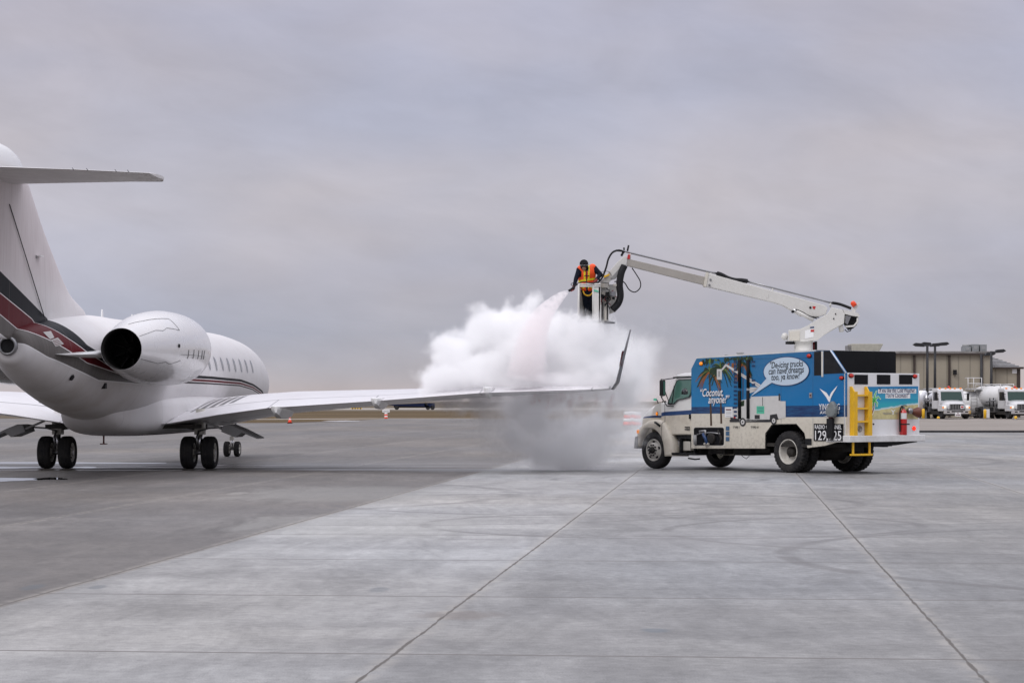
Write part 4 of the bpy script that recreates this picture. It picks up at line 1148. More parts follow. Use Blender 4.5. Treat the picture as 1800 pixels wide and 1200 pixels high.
# ---- cab and hood
CW = 2.30; C0 = .10
mb = MB()
cab_poly = [T(1216, 764, C0), T(1216, 661, C0), T(1187, 662.5, C0), T(1183.5, 665, C0), T(1171, 707, C0), T(1161.5, 707.5, C0), T(1161.5, 742, C0), T(1171, 764, C0)]
lo_ = [p for p in cab_poly]
M_cab = bpy.data.materials.new('cab paint with blue stripe'); M_cab.use_nodes = True
g = NT(M_cab.node_tree); b = M_cab.node_tree.nodes['Principled BSDF']; P = g.new('ShaderNodeTexCoord').outputs['Object']; X, Y, Z = g.xyz(P)
z1, z2 = T(1215, 720).z, T(1163, 723.5).z; zl = g.curve(X, [(-1, T(1134, 735).z), (T(1146, 728).x, T(1146, 729.5).z), (T(1163, 723.5).x, z2), (T(1215, 720).x, z1), (3, z1)], -1, 3, .8, 1.8)
th = g.curve(X, [(-1, .02), (-.2, .05), (T(1163, 1).x, .10), (3, .125)], -1, 3, 0, .5)
n = g.noise(P, 2, 5, .6); n2 = g.noise(P, 12, 3, .6)
up_ = g.mix(g.mr(n, .4, .7, 0, .35), (.76, .75, .72), (.58, .56, .52)); dn_ = g.mix(g.mr(n, .35, .7, 0, .6), (.68, .63, .53), (.48, .42, .34)); dn_ = g.mix(g.mr(n2, .5, .7, 0, .3), dn_, (.40, .35, .28))
c = g.mix(g.math('GREATER_THAN', Z, zl), dn_, up_)
c = g.mix(g.math('MULTIPLY', g.math('LESS_THAN', Z, zl), g.math('GREATER_THAN', Z, g.math('SUBTRACT', zl, th))), c, (.012, .05, .16))
dr = g.math('ABSOLUTE', g.math('SUBTRACT', X, T(1163.5, 700).x)); c = g.mix(g.math('MULTIPLY', g.mr(dr, .004, .012, .9, 0), g.math('LESS_THAN', Z, 1.75)), c, (.02, .02, .02))
g.put(b.inputs['Base Color'], c); b.inputs['Roughness'].default_value = .35; b.inputs['Coat Weight'].default_value = .25
# cab shell lofted across its width: sides lean in above the door sill
beltz = T(1171, 707, C0).z
def shell(poly, w0, w1, lean):
    n_ = len(poly); a_ = []; b3 = []
    for p in poly:
        q_ = max(0, p.z - beltz) * lean
        a_.append(Vector((p.x, w0 + q_, p.z))); b3.append(Vector((p.x, w1 - q_, p.z)))
    return a_, b3
a_, b3 = shell(cab_poly, C0, C0 + CW, .10); n_ = len(a_)
mb.add(a_ + b3, [tuple(range(n_)), tuple(range(2 * n_ - 1, n_ - 1, -1))] + [(i, i + n_, (i + 1) % n_ + n_, (i + 1) % n_) for i in range(n_)], M_cab)
cab = mb.build('cab', truck, bevel=.035)
def lean_pt(px, py, off=0.):
    p = T(px, py, C0); q_ = max(0, p.z - beltz) * .10; return Vector((p.x, C0 + q_ - off, p.z))
mb = MB(); win = [(1214.3, 666), (1190, 667), (1186.5, 669), (1173.8, 708), (1175, 711), (1185, 710.5), (1191, 703.5), (1211.5, 698.3), (1214.3, 690)]
mb.prism([lean_pt(x, y, .004) for x, y in win], (0, -.004, 0), M_black)
inn = [(1213.2, 667.3), (1191, 668.3), (1187.8, 670), (1175.6, 708), (1184.6, 708.8), (1190.4, 702.3), (1210.4, 697.2), (1213.2, 690)]
mb.face([lean_pt(x, y, .011) for x, y in inn], M_glass); dw = mb.build('door_window', cab)
mb = MB(); mb.tube([lean_pt(1183.8, 678, .012), lean_pt(1182.2, 708.5, .012)], .014, M_black, 6); mb.lathe(lean_pt(1203, 690.5, .012), (0, -1, 0), [(0, .12), (.002, .12), (.003, .01)], M_glassd, 16); mb.build('quarter_frame', dw)
mb = MB(); p = T(1188, 664, C0)
ws = [T(1184.2, 666, C0), T(1172.4, 706, C0)]
mb.face([ws[0] + Vector((-.02, .16, 0)), ws[0] + Vector((-.02, CW - .16, 0)), ws[1] + Vector((-.04, CW - .06, 0)), ws[1] + Vector((-.04, .06, 0))], M_glassd); mb.build('windscreen', cab)
mb = MB(); mb.prism([T(1216, 655.5, .3), T(1203, 655.5, .3), T(1190, 658.5, .3), T(1185, 662, .3), T(1216, 661, .3)], (0, CW - .4, 0), M_white); mb.build('roof_fairing', cab, bevel=.03)
mb = MB(); mb.tube([T(1184, 663.5, .12), T(1216, 662, .12)], .022, M_black, 6); mb.build('drip_rail', cab)
mb = MB(); p = T(1208.5, 751, C0 - .004)
for y in (749.5, 753.5):
    a0 = T(1204, y, C0 - .006); b0 = T(1212.5, y + 1.6, C0 - .006); mb.box((a0.x, C0 - .02, b0.z), (b0.x, C0 - .0, a0.z), M_ink)
a0 = T(1211.8, 728, C0); mb.box((a0.x, C0 - .02, T(1212, 736, C0).z), (a0.x + .05, C0, a0.z), M_ink)
mb.build('door_handle', cab)
# hood
mb = MB()
def hood_ring(px, py, zb, w0, w1, e=.55):
    p = T(px, py, .5); zc = zb; hz = p.z - zb; cx = (w0 + w1) / 2; hw = (w1 - w0) / 2; out = []
    for k in range(17):
        a = math.pi * k / 16; ca, sa = math.cos(a), math.sin(a)
        out.append(Vector((p.x, cx - hw * math.copysign(abs(ca) ** e, ca), zc + hz * abs(sa) ** e)))
    return out + [Vector((p.x, w1, zb - .3)), Vector((p.x, w0, zb - .3))]
rg = [hood_ring(1165.5, 705.5, 1.05, .12, 2.38, .4), hood_ring(1158.5, 709.5, 1.05, .14, 2.36, .4), hood_ring(1150, 716, 1.04, .18, 2.32, .42), hood_ring(1143, 723, 1.02, .23, 2.27, .45), hood_ring(1137.5, 731, 1.0, .32, 2.18, .5), hood_ring(1135.5, 739, .98, .38, 2.12, .5), hood_ring(1134.8, 752, .9, .42, 2.08, .5)]
mb.loft(rg, M_cab); hd = mb.build('hood', truck)
mb = MB(); text_fit(mb, '12', at_side(1156, 716.5, 0, .235), .17, M_ink, 0, .02, 1.2); mb.build('lettering', hd)
# fender with wheel arch
def smooth(pts, n_=4): return [(p.x, p.y) for p in cat_rom([Vector((x, y, 0)) for x, y in pts], n_)]
outer = smooth([(1180.5, 801.5), (1178, 778), (1170, 755), (1161.5, 741), (1152, 737.2), (1142, 737.4), (1131, 742), (1121.5, 751), (1116.5, 762), (1115.5, 774)])
inner = smooth([(1120.3, 786), (1122, 770), (1127.5, 758.5), (1136.6, 752.4), (1148.5, 756), (1157, 765), (1162, 778), (1164.8, 801.5)])
mb = MB(); ring_o = [T(x, y, -.05) for x, y in outer]; ring_i = [T(x, y, -.05) for x, y in inner]
def rs_(L, n_):
    tot = [0]
    for p, q_ in zip(L, L[1:]): tot.append(tot[-1] + (q_ - p).length)
    out = []
    for k in range(n_):
        d = tot[-1] * k / (n_ - 1); j = max(i for i in range(len(tot)) if tot[i] <= d + 1e-9); j = min(j, len(L) - 2)
        out.append(L[j].lerp(L[j + 1], (d - tot[j]) / max(1e-6, tot[j + 1] - tot[j])))
    return out
ro = rs_(ring_o, 34); ri = rs_(list(reversed(ring_i)), 34)
for sgn, yb in ((1, 0.), (-1, 2.5)):
    sec = []
    for o_, i_ in zip(ro, ri):
        m_ = o_.lerp(i_, .5)
        f_ = lambda p, dy: Vector((p.x, yb + sgn * (dy), p.z))
        sec.append([f_(i_, .03), f_(i_.lerp(m_, .2), -.01), f_(m_, -.015), f_(o_.lerp(m_, .3), .0), f_(o_.lerp(m_, .06), .04), f_(o_, .10), f_(o_.lerp(m_, .0) + Vector((0, 0, -.01)), .55), f_(i_.lerp(o_, .75), .55), f_(i_, .55)])
    mb.loft(sec, M_cab)
mb.build('fender', truck)
mb = MB(); bx = T(1115.8, 772, 0).x
mb.prism([(bx - .02, -.02, .50), (bx + .02, -.02, .80), (bx + .14, -.04, .82), (bx + .14, -.04, .50)], (0, 2.56, 0), M_grey); mb.build('front_bumper', truck, bevel=.02)
mb = MB(); mb.box((bx + .02, .35, .82), (bx + .40, 2.15, 1.25), M_black); mb.box((bx + .06, .45, 1.25), (bx + .44, 2.05, 1.5), M_cab); mb.build('grille', truck, bevel=.04)
mb = MB(); p = T(1118, 758, -.06); mb.box((p.x + .005, -.05, p.z - .05), (p.x + .05, .15, p.z + .04), M_lamber); mb.build('turn_signal', truck, bevel=.015)
lamp('marker_lamp', T(1155.3, 727, .2), (0, -1, 0), .045, M_lamber, M_black, .7)
mb = MB(); mb.tube([T(1151.5, 742, -.05), T(1156, 745, -.10), T(1160.5, 749, -.06)], .03, M_black, 8); mb.build('hood_latch', truck)
# steps, battery box, tank
mb = MB(); mb.box((T(1181, 760).x, .16, T(1181, 771, .1).z), (T(1216, 760).x, .5, T(1181, 762.5, .1).z), M_black)
mb.box((T(1174, 795).x, .0, T(1181, 799).z), (T(1222, 795).x, .4, T(1181, 795).z), M_black); mb.box((T(1181, 795).x, .5, T(1181, 799).z), (T(1222, 795).x, .54, T(1181, 770).z), M_under)
for x in (1189, 1214):
    mb.box((T(x, 790).x, .10, T(x, 796).z), (T(x + 2, 790).x, .2, T(x, 770).z), M_black)
mb.build('cab_step', truck)
mb = MB(); p, q_ = T(1193.5, 775, .2), T(1213, 792, .2); mb.box((p.x, .2, q_.z), (q_.x, .48, p.z), M_cream); mb.box((p.x - .12, .22, q_.z + .02), (p.x - .02, .5, p.z + .02), M_grey); mb.build('battery_box', truck, bevel=.015)
# mirrors
mb = MB(); p0_, p1_ = T(1161.3, 668, -.14), T(1168, 695.5, -.14); mb.box((p0_.x, -.19, p1_.z), (p1_.x, -.10, p0_.z), M_black); mr = mb.build('side_mirror', truck, bevel=.02)
mb = MB(); e_ = lambda x, y: T(x, y, -.16)
mb.face([(p1_.x + .004, -.18, p1_.z + .03), (p1_.x + .004, -.11, p1_.z + .03), (p1_.x + .004, -.11, p0_.z - .03), (p1_.x + .004, -.18, p0_.z - .03)], M_glass); mb.face([e_(1163, 670), e_(1167, 670), e_(1167, 694), e_(1163, 694)], M_glass) if False else None
mb.build('mirror_glass', mr)
mb = MB(); mb.tube([T(1162, 666.5, -.14), T(1168, 667, -.14), T(1176, 665.5, 0), T(1186, 664.5, .14)], .013, M_black, 6); mb.tube([T(1162, 666.5, -.14), T(1162.5, 698, -.14), T(1172.5, 713.5, .05), T(1184, 713.5, .10)], .014, M_black, 6)
mb.tube([T(1163, 698, -.14), T(1170, 692, -.1), T(1176, 706, .08)], .009, M_black, 6); mb.tube([T(1168, 684, -.14), T(1174, 701, .06)], .009, M_black, 6); mb.build('mirror_bracket', mr)
mb = MB(); mb.tube([T(1157, 709, 1.9), T(1155, 703, 2.1)], .015, M_black, 6); mb.box((T(1152, 700, 2.1).x - .03, 2.06, T(1152, 704, 2.1).z), (T(1152, 700, 2.1).x + .06, 2.1, T(1152, 700, 2.1).z), M_greenlbl); mb.build('hood_mirror', hd)

# ---- chassis
mb = MB()
mb.box((-.3, .95, .62), (XR - .2, 1.08, .86), M_under); mb.box((-.3, 1.55, .62), (XR - .2, 1.68, .86), M_under)
for x, y0_, y1_, z0_, z1_ in ((1.5, .5, 1.1, .42, .62), (2.1, .2, 2.3, .40, .64), (2.9, .3, 1.0, .38, .66), (3.4, .45, .95, .45, .7), (5.4, .9, 1.6, .50, .72)):
    mb.box((x - .3, y0_, z0_), (x + .28, y1_, z1_), M_under)
mb.tube([(0, .3, .47), (0, 2.2, .47)], .07, M_under, 10); mb.tube([(4.7, .3, .5), (4.7, 2.3, .5)], .09, M_under, 12); mb.lathe((4.7, 1.3, .5), (0, 1, 0), [(-.25, .08), (-.15, .2), (0, .24), (.15, .2), (.25, .08)], M_under, 20)
mb.tube([(1.2, 1.3, .6), (4.5, 1.3, .52)], .05, M_under, 10)
mb.tube([T(1300, 797, .2), T(1307, 803, .2), T(1312, 806, .2), T(1317, 801, .2)], .008, M_black, 5); mb.tube([T(1210, 805, .5), T(1222, 807, .5), T(1230, 806, .5)], .02, M_black, 6)
mb.lathe(T(1433, 795, .9), (0, 1, 0), [(0, .2), (.9, .2)], M_under, 18)
mb.build('chassis', truck)


# ---- road wheels
def road_wheel(x, y, r_, w_, kind, sd=-1):
    """sd = -1: outer face on the driver's side"""
    mb = MB(); h = w_ / 2
    prof = [(-h * .80, r_ * .58), (-h * .98, r_ * .70), (-h, r_ * .82), (-h * .93, r_ * .93), (-h * .80, r_ * .985), (-h * .52, r_), (-h * .48, r_ * .975), (-h * .42, r_), (-h * .05, r_), (0, r_ * .975), (h * .05, r_), (h * .42, r_), (h * .48, r_ * .975),
            (h * .52, r_), (h * .80, r_ * .985), (h * .93, r_ * .93), (h, r_ * .82), (h * .98, r_ * .70), (h * .80, r_ * .58)]
    def lug(j, k): return (-.016 if (k // 2) % 2 == (0 if j < 9 else 1) and j in (3, 4, 5, 7, 8, 10, 11, 13, 14, 15) else 0) if kind == 'drive' else 0
    mb.lathe((x, y, r_), (0, 1, 0), prof, M_rubber, 128 if kind == 'drive' else 48, mod=lug, smooth=(kind != 'drive'), cap=False)
    wh = mb.build('wheel', truck)
    mb = MB(); q_ = r_ * .60; c_ = (x, y + sd * h * .78, r_); ax = (0, sd, 0)
    if kind == 'steer':
        mb.lathe(c_, ax, [(-.02, q_), (.02, q_), (.03, q_ * .96), (.0, q_ * .88), (-.02, q_ * .80), (.05, q_ * .62), (.055, q_ * .36), (.03, q_ * .2)], M_rim, 40, cap=False)
        rim = mb.build('rim', wh)
        mb = MB(); mb.lathe(c_, ax, [(.05, q_ * .30), (.10, q_ * .29), (.14, q_ * .22), (.15, .01)], M_under, 24)
        for k in range(10):
            a = 2 * math.pi * k / 10; mb.lathe((x + q_ * .49 * math.cos(a), c_[1] + sd * .05, r_ + q_ * .49 * math.sin(a)), ax, [(0, .020), (.03, .018)], M_black, 8)
        for k in range(5):
            a = 2 * math.pi * k / 5 + .3; mb.lathe((x + q_ * .72 * math.cos(a), c_[1] + sd * .012, r_ + q_ * .72 * math.sin(a)), ax, [(-.01, .036), (.012, .036)], M_ink, 12)
        mb.build('hub', wh)
    else:
        mb.lathe(c_, ax, [(-.02, q_), (.02, q_), (.02, q_ * .94), (-.03, q_ * .90), (-.13, q_ * .82), (-.15, q_ * .5), (-.15, q_ * .1)], M_rim, 40, cap=False)
        rim = mb.build('rim', wh)
        mb = MB(); mb.lathe(c_, ax, [(-.15, q_ * .42), (-.06, q_ * .40), (-.03, q_ * .3), (-.02, .01)], M_under, 24)
        for k in range(5):
            a = 2 * math.pi * k / 5 + .2; mb.lathe((x + q_ * .62 * math.cos(a), c_[1] - sd * .148, r_ + q_ * .62 * math.sin(a)), ax, [(-.004, .035), (.004, .035)], M_ink, 12)
        mb.build('hub', wh)


road_wheel(0, .14, .465, .27, 'steer', -1); road_wheel(0, 2.36, .465, .27, 'steer', 1)
road_wheel(4.70, .16, .50, .25, 'drive', -1); road_wheel(4.70, .50, .50, .25, 'drive', 1); road_wheel(4.70, 2.06, .50, .25, 'drive', -1); road_wheel(4.70, 2.40, .50, .25, 'drive', 1)

# ---- boom, turret and basket
BD = 58.1


def B(px, py, d=0.): return w2t(W(px, py, BD + d))


DEP = w2t(W(1000, 500, BD + 1)) - w2t(W(1000, 500, BD)); DEP = Vector((TX.y, TY.y, 0))
def slab(mb, pts, d0, d1, mat): mb.prism([B(x, y, d0) for x, y in pts], DEP * (d1 - d0), mat)


mb = MB(); c_ = B(1411.5, 612); mb.lathe((c_.x, c_.y, zr), (0, 0, 1), [(0, .26), (.03, .26), (.03, .215), (.26, .215), (.26, .24), (.31, .24)], M_boomw, 32); tur = mb.build('turntable', truck)
mb = MB(); mb.tube([B(1430, 601, .1), B(1430.5, 616, .1)], .028, M_maroon, 8); mb.tube([B(1434, 600, .1), B(1434, 616, .1)], .035, M_black, 8); mb.build('hydraulic_riser', tur)
mb = MB()
low = [(1386, 599), (1386, 580), (1407, 578), (1420, 572), (1437, 561), (1454, 552), (1462, 540), (1468, 541.5), (1480, 544), (1485, 551.5), (1483.5, 568.5), (1464, 578.5), (1447, 590), (1437, 598), (1407, 600)]
slab(mb, low, -.22, -.18, M_boomw); slab(mb, low, .18, .22, M_boomw)
slab(mb, [(1386, 599), (1437, 598), (1447, 590), (1483.5, 568.5), (1483, 565), (1447, 586.5), (1436, 595), (1386, 596)], -.178, .178, M_boomw)
slab(mb, [(1388, 598), (1388, 583), (1406, 581), (1406, 599)], -.24, -.221, M_cream)
la = mb.build('lower_arm', truck, bevel=.008)
mb = MB(); slab(mb, [(1415, 581), (1430, 577), (1430, 592), (1415, 595)], -.226, -.222, M_inkw); slab(mb, [(1425, 579.5), (1431, 579), (1431, 583), (1425, 583.2)], -.232, -.228, M_red); slab(mb, [(1424, 574.5), (1431, 573.8), (1431, 576), (1424, 576.5)], -.232, -.223, M_navy)
mb.build('warning_label', la)
mb = MB(); mb.lathe(B(1381, 592), B(1376, 590) - B(1386, 594), [(-.06, .05), (.0, .09), (.05, .09), (.1, .05)], M_boomw, 16); mb.box(B(1392, 605, -.1) - Vector((.12, .1, 0)), B(1392, 600, -.1) + Vector((.02, .1, 0)), M_black); mb.build('swing_motor', la)
# knuckle bracket and cross pieces
mb = MB(); slab(mb, [(1485, 551.5), (1494, 554), (1509.5, 556.5), (1512, 555), (1508, 550), (1496, 547), (1482, 544)], -.2, .2, M_boomw)
slab(mb, [(1485, 552), (1508.5, 557), (1506, 571), (1500, 577), (1492, 580), (1484, 569)], .0, .16, M_black); slab(mb, [(1487, 554), (1496, 556), (1490, 570), (1486, 567)], -.17, -.02, M_steel)
mb.tube([B(1507.8, 557.5, -.15), B(1507, 566, -.15), B(1501, 573, -.15), B(1486, 574, -.15)], .025, M_boomw, 8); mb.tube([B(1475, 577, -.05), B(1482, 576, -.05)], .10, M_boomw, 14)
mb.tube([B(1485, 579, -.1), B(1489, 583, -.1), B(1495, 581, -.1), B(1497, 576, -.1)], .013, M_black, 6); mb.build('knuckle_bracket', truck)
mb = MB(); slab(mb, [(1498, 550), (1497, 543), (1509, 531), (1511.5, 533), (1505, 544), (1503, 551)], -.05, .0, M_boomw); bkt = mb.build('beacon_bracket', truck, bevel=.004)
mb = MB(); p = B(1502, 536.5, -.05); ax = (B(1498.5, 530.5) - B(1503, 537)).normalized(); mb.lathe(p, ax, [(-.02, .06), (.02, .065), (.07, .062), (.10, .05), (.12, .01)], M_beacon, 20); mb.build('beacon', bkt)
# upper boom, outer white section
mb = MB()
main = [(1240.5, 480), (1247, 480.5), (1450, 536.5), (1455, 541), (1452, 553), (1440, 556.5), (1408, 555.5), (1392, 546), (1377, 537), (1360, 531.5), (1248, 505), (1239, 503.5)]
slab(mb, main, -.13, .13, M_boomw); ub = mb.build('outer_boom', truck, bevel=.012)
mb = MB(); slab(mb, [(1241.5, 478.5), (1246, 479.5), (1241.5, 504.5), (1236.5, 503)], -.15, .15, M_cream); mb.build('boom_collar', ub, bevel=.008)
mb = MB()
for x, y in ((1249, 491.5), (1247, 501)):
    mb.lathe(B(x, y, -.13), -DEP, [(0, .028), (.03, .022)], M_steel, 12)
mb.lathe(B(1424.5, 540.5, -.13), -DEP, [(0, .03), (.02, .025)], M_black, 12); slab(mb, [(1428, 538), (1434, 538.5), (1432, 544), (1429, 542)], -.136, -.131, M_red)
mb.lathe(B(1468.8, 551.7, -.22), -DEP, [(0, .018), (.02, .015)], M_black, 10); mb.lathe(B(1465.6, 560, -.22), -DEP, [(0, .018), (.02, .015)], M_black, 10)
slab(mb, [(1350, 512), (1352.2, 512), (1350, 524), (1347, 524)], -.138, -.131, M_boomw); mb.build('boom_fastener', ub)
# inner grey telescoping section
mb = MB(); slab(mb, [(1103, 454.5), (1241, 487), (1238.6, 501), (1102, 467)], -.095, .095, M_boomg); ib = mb.build('inner_boom', truck, bevel=.006)
mb = MB(); slab(mb, [(1104, 447), (1108, 447.6), (1107, 455.5), (1102.5, 454.5)], -.11, .11, M_red); mb.build('boom_tip_cap', ib)
# fluid line on stand-offs over the boom
mb = MB(); mb.tube([B(1083, 440), B(1096, 441), B(1108, 444.3), B(1247, 477.8), B(1262, 481)], .027, M_steel, 8); mb.tube([B(1312, 494), B(1360, 506), B(1455, 530.2), B(1464, 532.6)], .027, M_steel, 8); fl = mb.build('fluid_line', truck)
mb = MB(); mb.tube(cat_rom([B(1260, 480.4), B(1268, 483), B(1280, 489), B(1292, 492.2), B(1304, 492.8), B(1314, 494.3)]), .055, M_black, 10); mb.build('flexible_hose', fl); mb = MB(); mb.tube(cat_rom([B(1463, 532.2), B(1474, 534), B(1486, 538), B(1496, 542)]), .035, M_black, 8); mb.build('flexible_hose', fl)
mb = MB()
for x, y, h in ((1108, 444.3, 12), (1250, 478.6, 8), (1358.5, 505.5, 8), (1460, 531.5, 8)):
    mb.tube([B(x, y), B(x - 1, y + h)], .022, M_boomw, 8)
mb.build('stand_off', fl)
mb = MB(); mb.tube([B(1400, 546.5, -.19), B(1430, 562.5, -.19)], .05, M_boomw, 14); mb.tube([B(1394, 544, -.19), B(1401, 547, -.19)], .03, M_chrome, 10); mb.lathe(B(1394, 547.5, -.22), DEP, [(0, .035), (.1, .035)], M_black, 12)
mb.tube(cat_rom([B(1399, 543.5, -.22), B(1412, 549, -.22), B(1424, 556, -.22), B(1440, 558, -.22)]), .012, M_black, 6); mb.tube(cat_rom([B(1402, 544, -.2), B(1416, 552, -.2), B(1436, 560, -.2)]), .012, M_black, 6); mb.build('lift_cylinder', truck)
# jib down to the basket
mb = MB()
slab(mb, [(1098, 449), (1101.5, 451), (1101.5, 465.5), (1094, 467), (1078, 489), (1066, 500.5), (1058, 503), (1055, 496), (1063, 487), (1083, 463)], -.09, .09, M_boomw)
slab(mb, [(1093, 466.5), (1099, 466), (1082, 490), (1075, 492), (1073, 489)], -.10, -.02, M_grey); mb.tube([B(1097, 440.5), B(1092, 450)], .03, M_black, 8); jb = mb.build('jib', truck, bevel=.01)
mb = MB(); mb.tube([B(1097, 444), B(1096.8, 435)], .02, M_black, 8); mb.tube([B(1102.5, 443), B(1105, 431)], .022, M_black, 8); mb.build('tip_antenna', jb)
mb = MB(); mb.tube(cat_rom([B(1097.5, 467, -.15), B(1092, 480, -.18), B(1089, 500, -.18), B(1090.5, 520, -.16), B(1086, 534, -.14), B(1076, 544.5, -.12)]), .085, M_black, 12)
mb.build('hose_bundle', jb)
mb = MB(); mb.tube(cat_rom([B(1111, 471, -.05), B(1119, 483, -.08), B(1125.5, 495, -.1), B(1125, 506, -.1), B(1116, 513.3, -.1), B(1106, 509, -.1), B(1098, 497, -.1), B(1091, 494, -.1), B(1080, 495, -.1)], 6), .014, M_black, 6); mb.build('loop_hose', jb)
mb = MB(); mb.tube(cat_rom([B(1098, 443, 0), B(1088, 440, -.05), B(1077, 443.5, -.1), B(1069.5, 455, -.15), B(1065.5, 470, -.18), B(1058, 489, -.2), B(1049, 497.5, -.22), B(1045, 494, -.2), B(1050, 489, -.15), B(1055, 493, -.1)], 6), .024, M_black, 8); mb.build('spray_hose', jb)
# basket: open-fronted white box with mast behind it
mb = MB(); b0, b1 = -.42, .40
slab(mb, [(1044, 501), (1056, 501), (1055, 568), (1040.5, 560)], b0, b0 + .04, M_boomw)
slab(mb, [(1052, 501), (1056, 501), (1056, 568), (1052, 568)], b0, b1, M_boomw)
slab(mb, [(1018, 503), (1026, 503), (1026, 566), (1018, 566)], b1 - .04, b1, M_boomw); slab(mb, [(1026, 530), (1053, 530), (1053, 566), (1026, 566)], b1 - .04, b1, M_boomw)
slab(mb, [(1016.5, 503), (1019, 503), (1019, 566), (1016.5, 566)], b0, b1, M_boomw)
slab(mb, [(1016, 563), (1056, 563), (1056, 567.5), (1016, 567.5)], b0, b1, M_grey); bk = mb.build('basket', truck, bevel=.008)
mb = MB()
for y in (499.5, 503):
    mb.tube([B(1017, y, b0), B(1045, y, b0), B(1056, y, b0)], .022, M_boomw, 8); mb.tube([B(1017, y, b1), B(1056, y, b1)], .022, M_boomw, 8); mb.tube([B(1017, y, b0), B(1017, y, b1)], .022, M_boomw, 8)
for x in (1017.5, 1042.5):
    mb.tube([B(x, 500, b0), B(x, 562, b0)], .02, M_boomw, 8)
mb.tube(cat_rom([B(1056, 478, -.1), B(1064, 476.5, -.1), B(1071, 478, -.1), B(1075, 484, -.1)]), .01, M_steel, 6)
mb.build('guard_rail', bk)
mb = MB(); slab(mb, [(1057, 497), (1071, 497), (1070, 565), (1057, 568)], -.14, .14, M_boomw); slab(mb, [(1062.5, 524), (1066.5, 524), (1066, 563), (1062, 563)], -.20, -.141, M_cream)
for x in (1059.5, 1068):
    mb.tube([B(x, 522, -.16), B(x - .3, 562, -.16)], .014, M_black, 6)
slab(mb, [(1071, 500), (1084, 500), (1083, 548), (1071, 552)], .05, .12, M_boomw); mb.lathe(B(1070, 567.5, -.05), (0, 0, 1), [(-.02, .15), (.02, .16), (.04, .1)], M_steel, 20)
ms = mb.build('basket_mast', bk, bevel=.008)
mb = MB()
rnd = random.Random(3)
for i in range(16):
    x, y = rnd.uniform(1052, 1084), rnd.uniform(500, 528); s_ = rnd.uniform(.02, .07); p = B(x, y, rnd.uniform(-.3, -.16)); mb.box(p - Vector((s_, s_, s_ * .8)), p + Vector((s_, s_, s_ * .8)), rnd.choice([M_black, M_under, M_steel, M_boomg, M_black, M_rim]))
for i in range(9):
    x, y = rnd.uniform(1056, 1078), rnd.uniform(500, 530); mb.tube(cat_rom([B(x, y, -.25), B(x + rnd.uniform(-5, 5), y + rnd.uniform(3, 9), -.3), B(x + rnd.uniform(-6, 8), y + rnd.uniform(8, 20), -.25)]), .012, rnd.choice([M_black, M_black, M_maroon]), 6)
slab(mb, [(1044, 508.5), (1052, 511), (1052, 513.6), (1044, 511.5)], b0 - .02, b0 - .005, M_greenlbl); slab(mb, [(1061, 484.5), (1072, 481), (1071, 484), (1062, 488)], -.2, -.1, M_yellow)
mb.build('valve_gear', ms)
for x in (1301, 1376):
    mb = MB(); p = T(x, 622, .25); mb.lathe((p.x, .25, (T(x, 622).z)), (0, 0, 1), [(-.06, .07), (.0, .07), (.03, .10), (.05, .08)], M_grey, 16); mb.build('roof_vent', truck)
mb = MB(); p = T(1277, 627.5, .1); mb.tube(cat_rom([T(1274, 628, .1), T(1274, 624.5, .1), T(1277.5, 623.5, .1), T(1281, 625, .1), T(1281, 628, .1)]), .012, M_steel, 6); mb.build('lifting_eye', truck)

# fire extinguisher standing on the rear deck
ex_p = RR(1590, 765, XR + .12); M_lab = paint('white instruction label', (.7, .7, .7), .4, dirt=.2)
fe = empty('fire_extinguisher', TO + TX * (XR + .085) + TY * ex_p.y + Vector((0, 0, d0)), truck.rotation_euler.z, 'red fire extinguisher strapped to the rear deck of the blue truck', 'extinguisher')
mb = MB(); mb.lathe((0, 0, 0), (0, 0, 1), [(0, .07), (.02, .085), (.50, .085), (.56, .07), (.60, .03), (.62, .028)], M_red, 28); cyl = mb.build('cylinder_body', fe)
mb = MB(); mb.loft([[Vector((.088 * math.cos(a), .088 * math.sin(a), z)) for a in [R(-100 + 14 * k) for k in range(9)]] for z in (.38, .52)], M_lab, cap=False, closed=False); mb.build('instruction_label', cyl)
mb = MB(); mb.box((-.03, -.02, .62), (.03, .02, .67), M_steel); mb.tube([(-.02, -.06, .68), (0, .04, .70), (.0, .12, .69)], .012, M_black, 6); mb.build('valve_handle', fe)
mb = MB(); mb.tube(cat_rom([(0, -.02, .66), (0, -.09, .64), (.0, -.125, .5), (0, -.12, .2), (0, -.115, .08)]), .018, M_black, 8); mb.build('hose', fe)
mb = MB(); mb.lathe((0, 0, .24), (0, 0, 1), [(0, .09), (.03, .09)], M_black, 24); mb.box((.0, .08, .24), (.02, .2, .27), M_black); mb.build('strap', fe)
# brown bell-shaped horn fixed above the extinguisher
hp = RR(1600, 723, XR); hn = empty('horn_speaker', TO + TX * XR + TY * hp.y + Vector((0, 0, hp.z)), truck.rotation_euler.z, 'brown bell-shaped horn on the beach picture above the extinguisher', 'horn')
M_brown = paint('brown enamel', (.13, .035, .018), .4, dirt=.2)
mb = MB(); mb.lathe((.10, -.05, 0), (.3, 1, -.12), [(-.06, .03), (0, .05), (.08, .09), (.16, .125), (.19, .13), (.17, .11), (.1, .06)], M_brown, 28); mb.build('bell', hn)
mb = MB(); mb.lathe((.10, -.16, .02), (.3, 1, -.12), [(-.04, .05), (0, .075), (.07, .07), (.09, .04)], M_steel, 20); mb.tube([(.0, -.1, .0), (.09, -.12, .0)], .02, M_black, 8); mb.tube(cat_rom([(.09, -.2, .02), (.1, -.3, -.03), (.03, -.34, -.08)]), .012, M_black, 6); mb.build('driver_unit', hn)
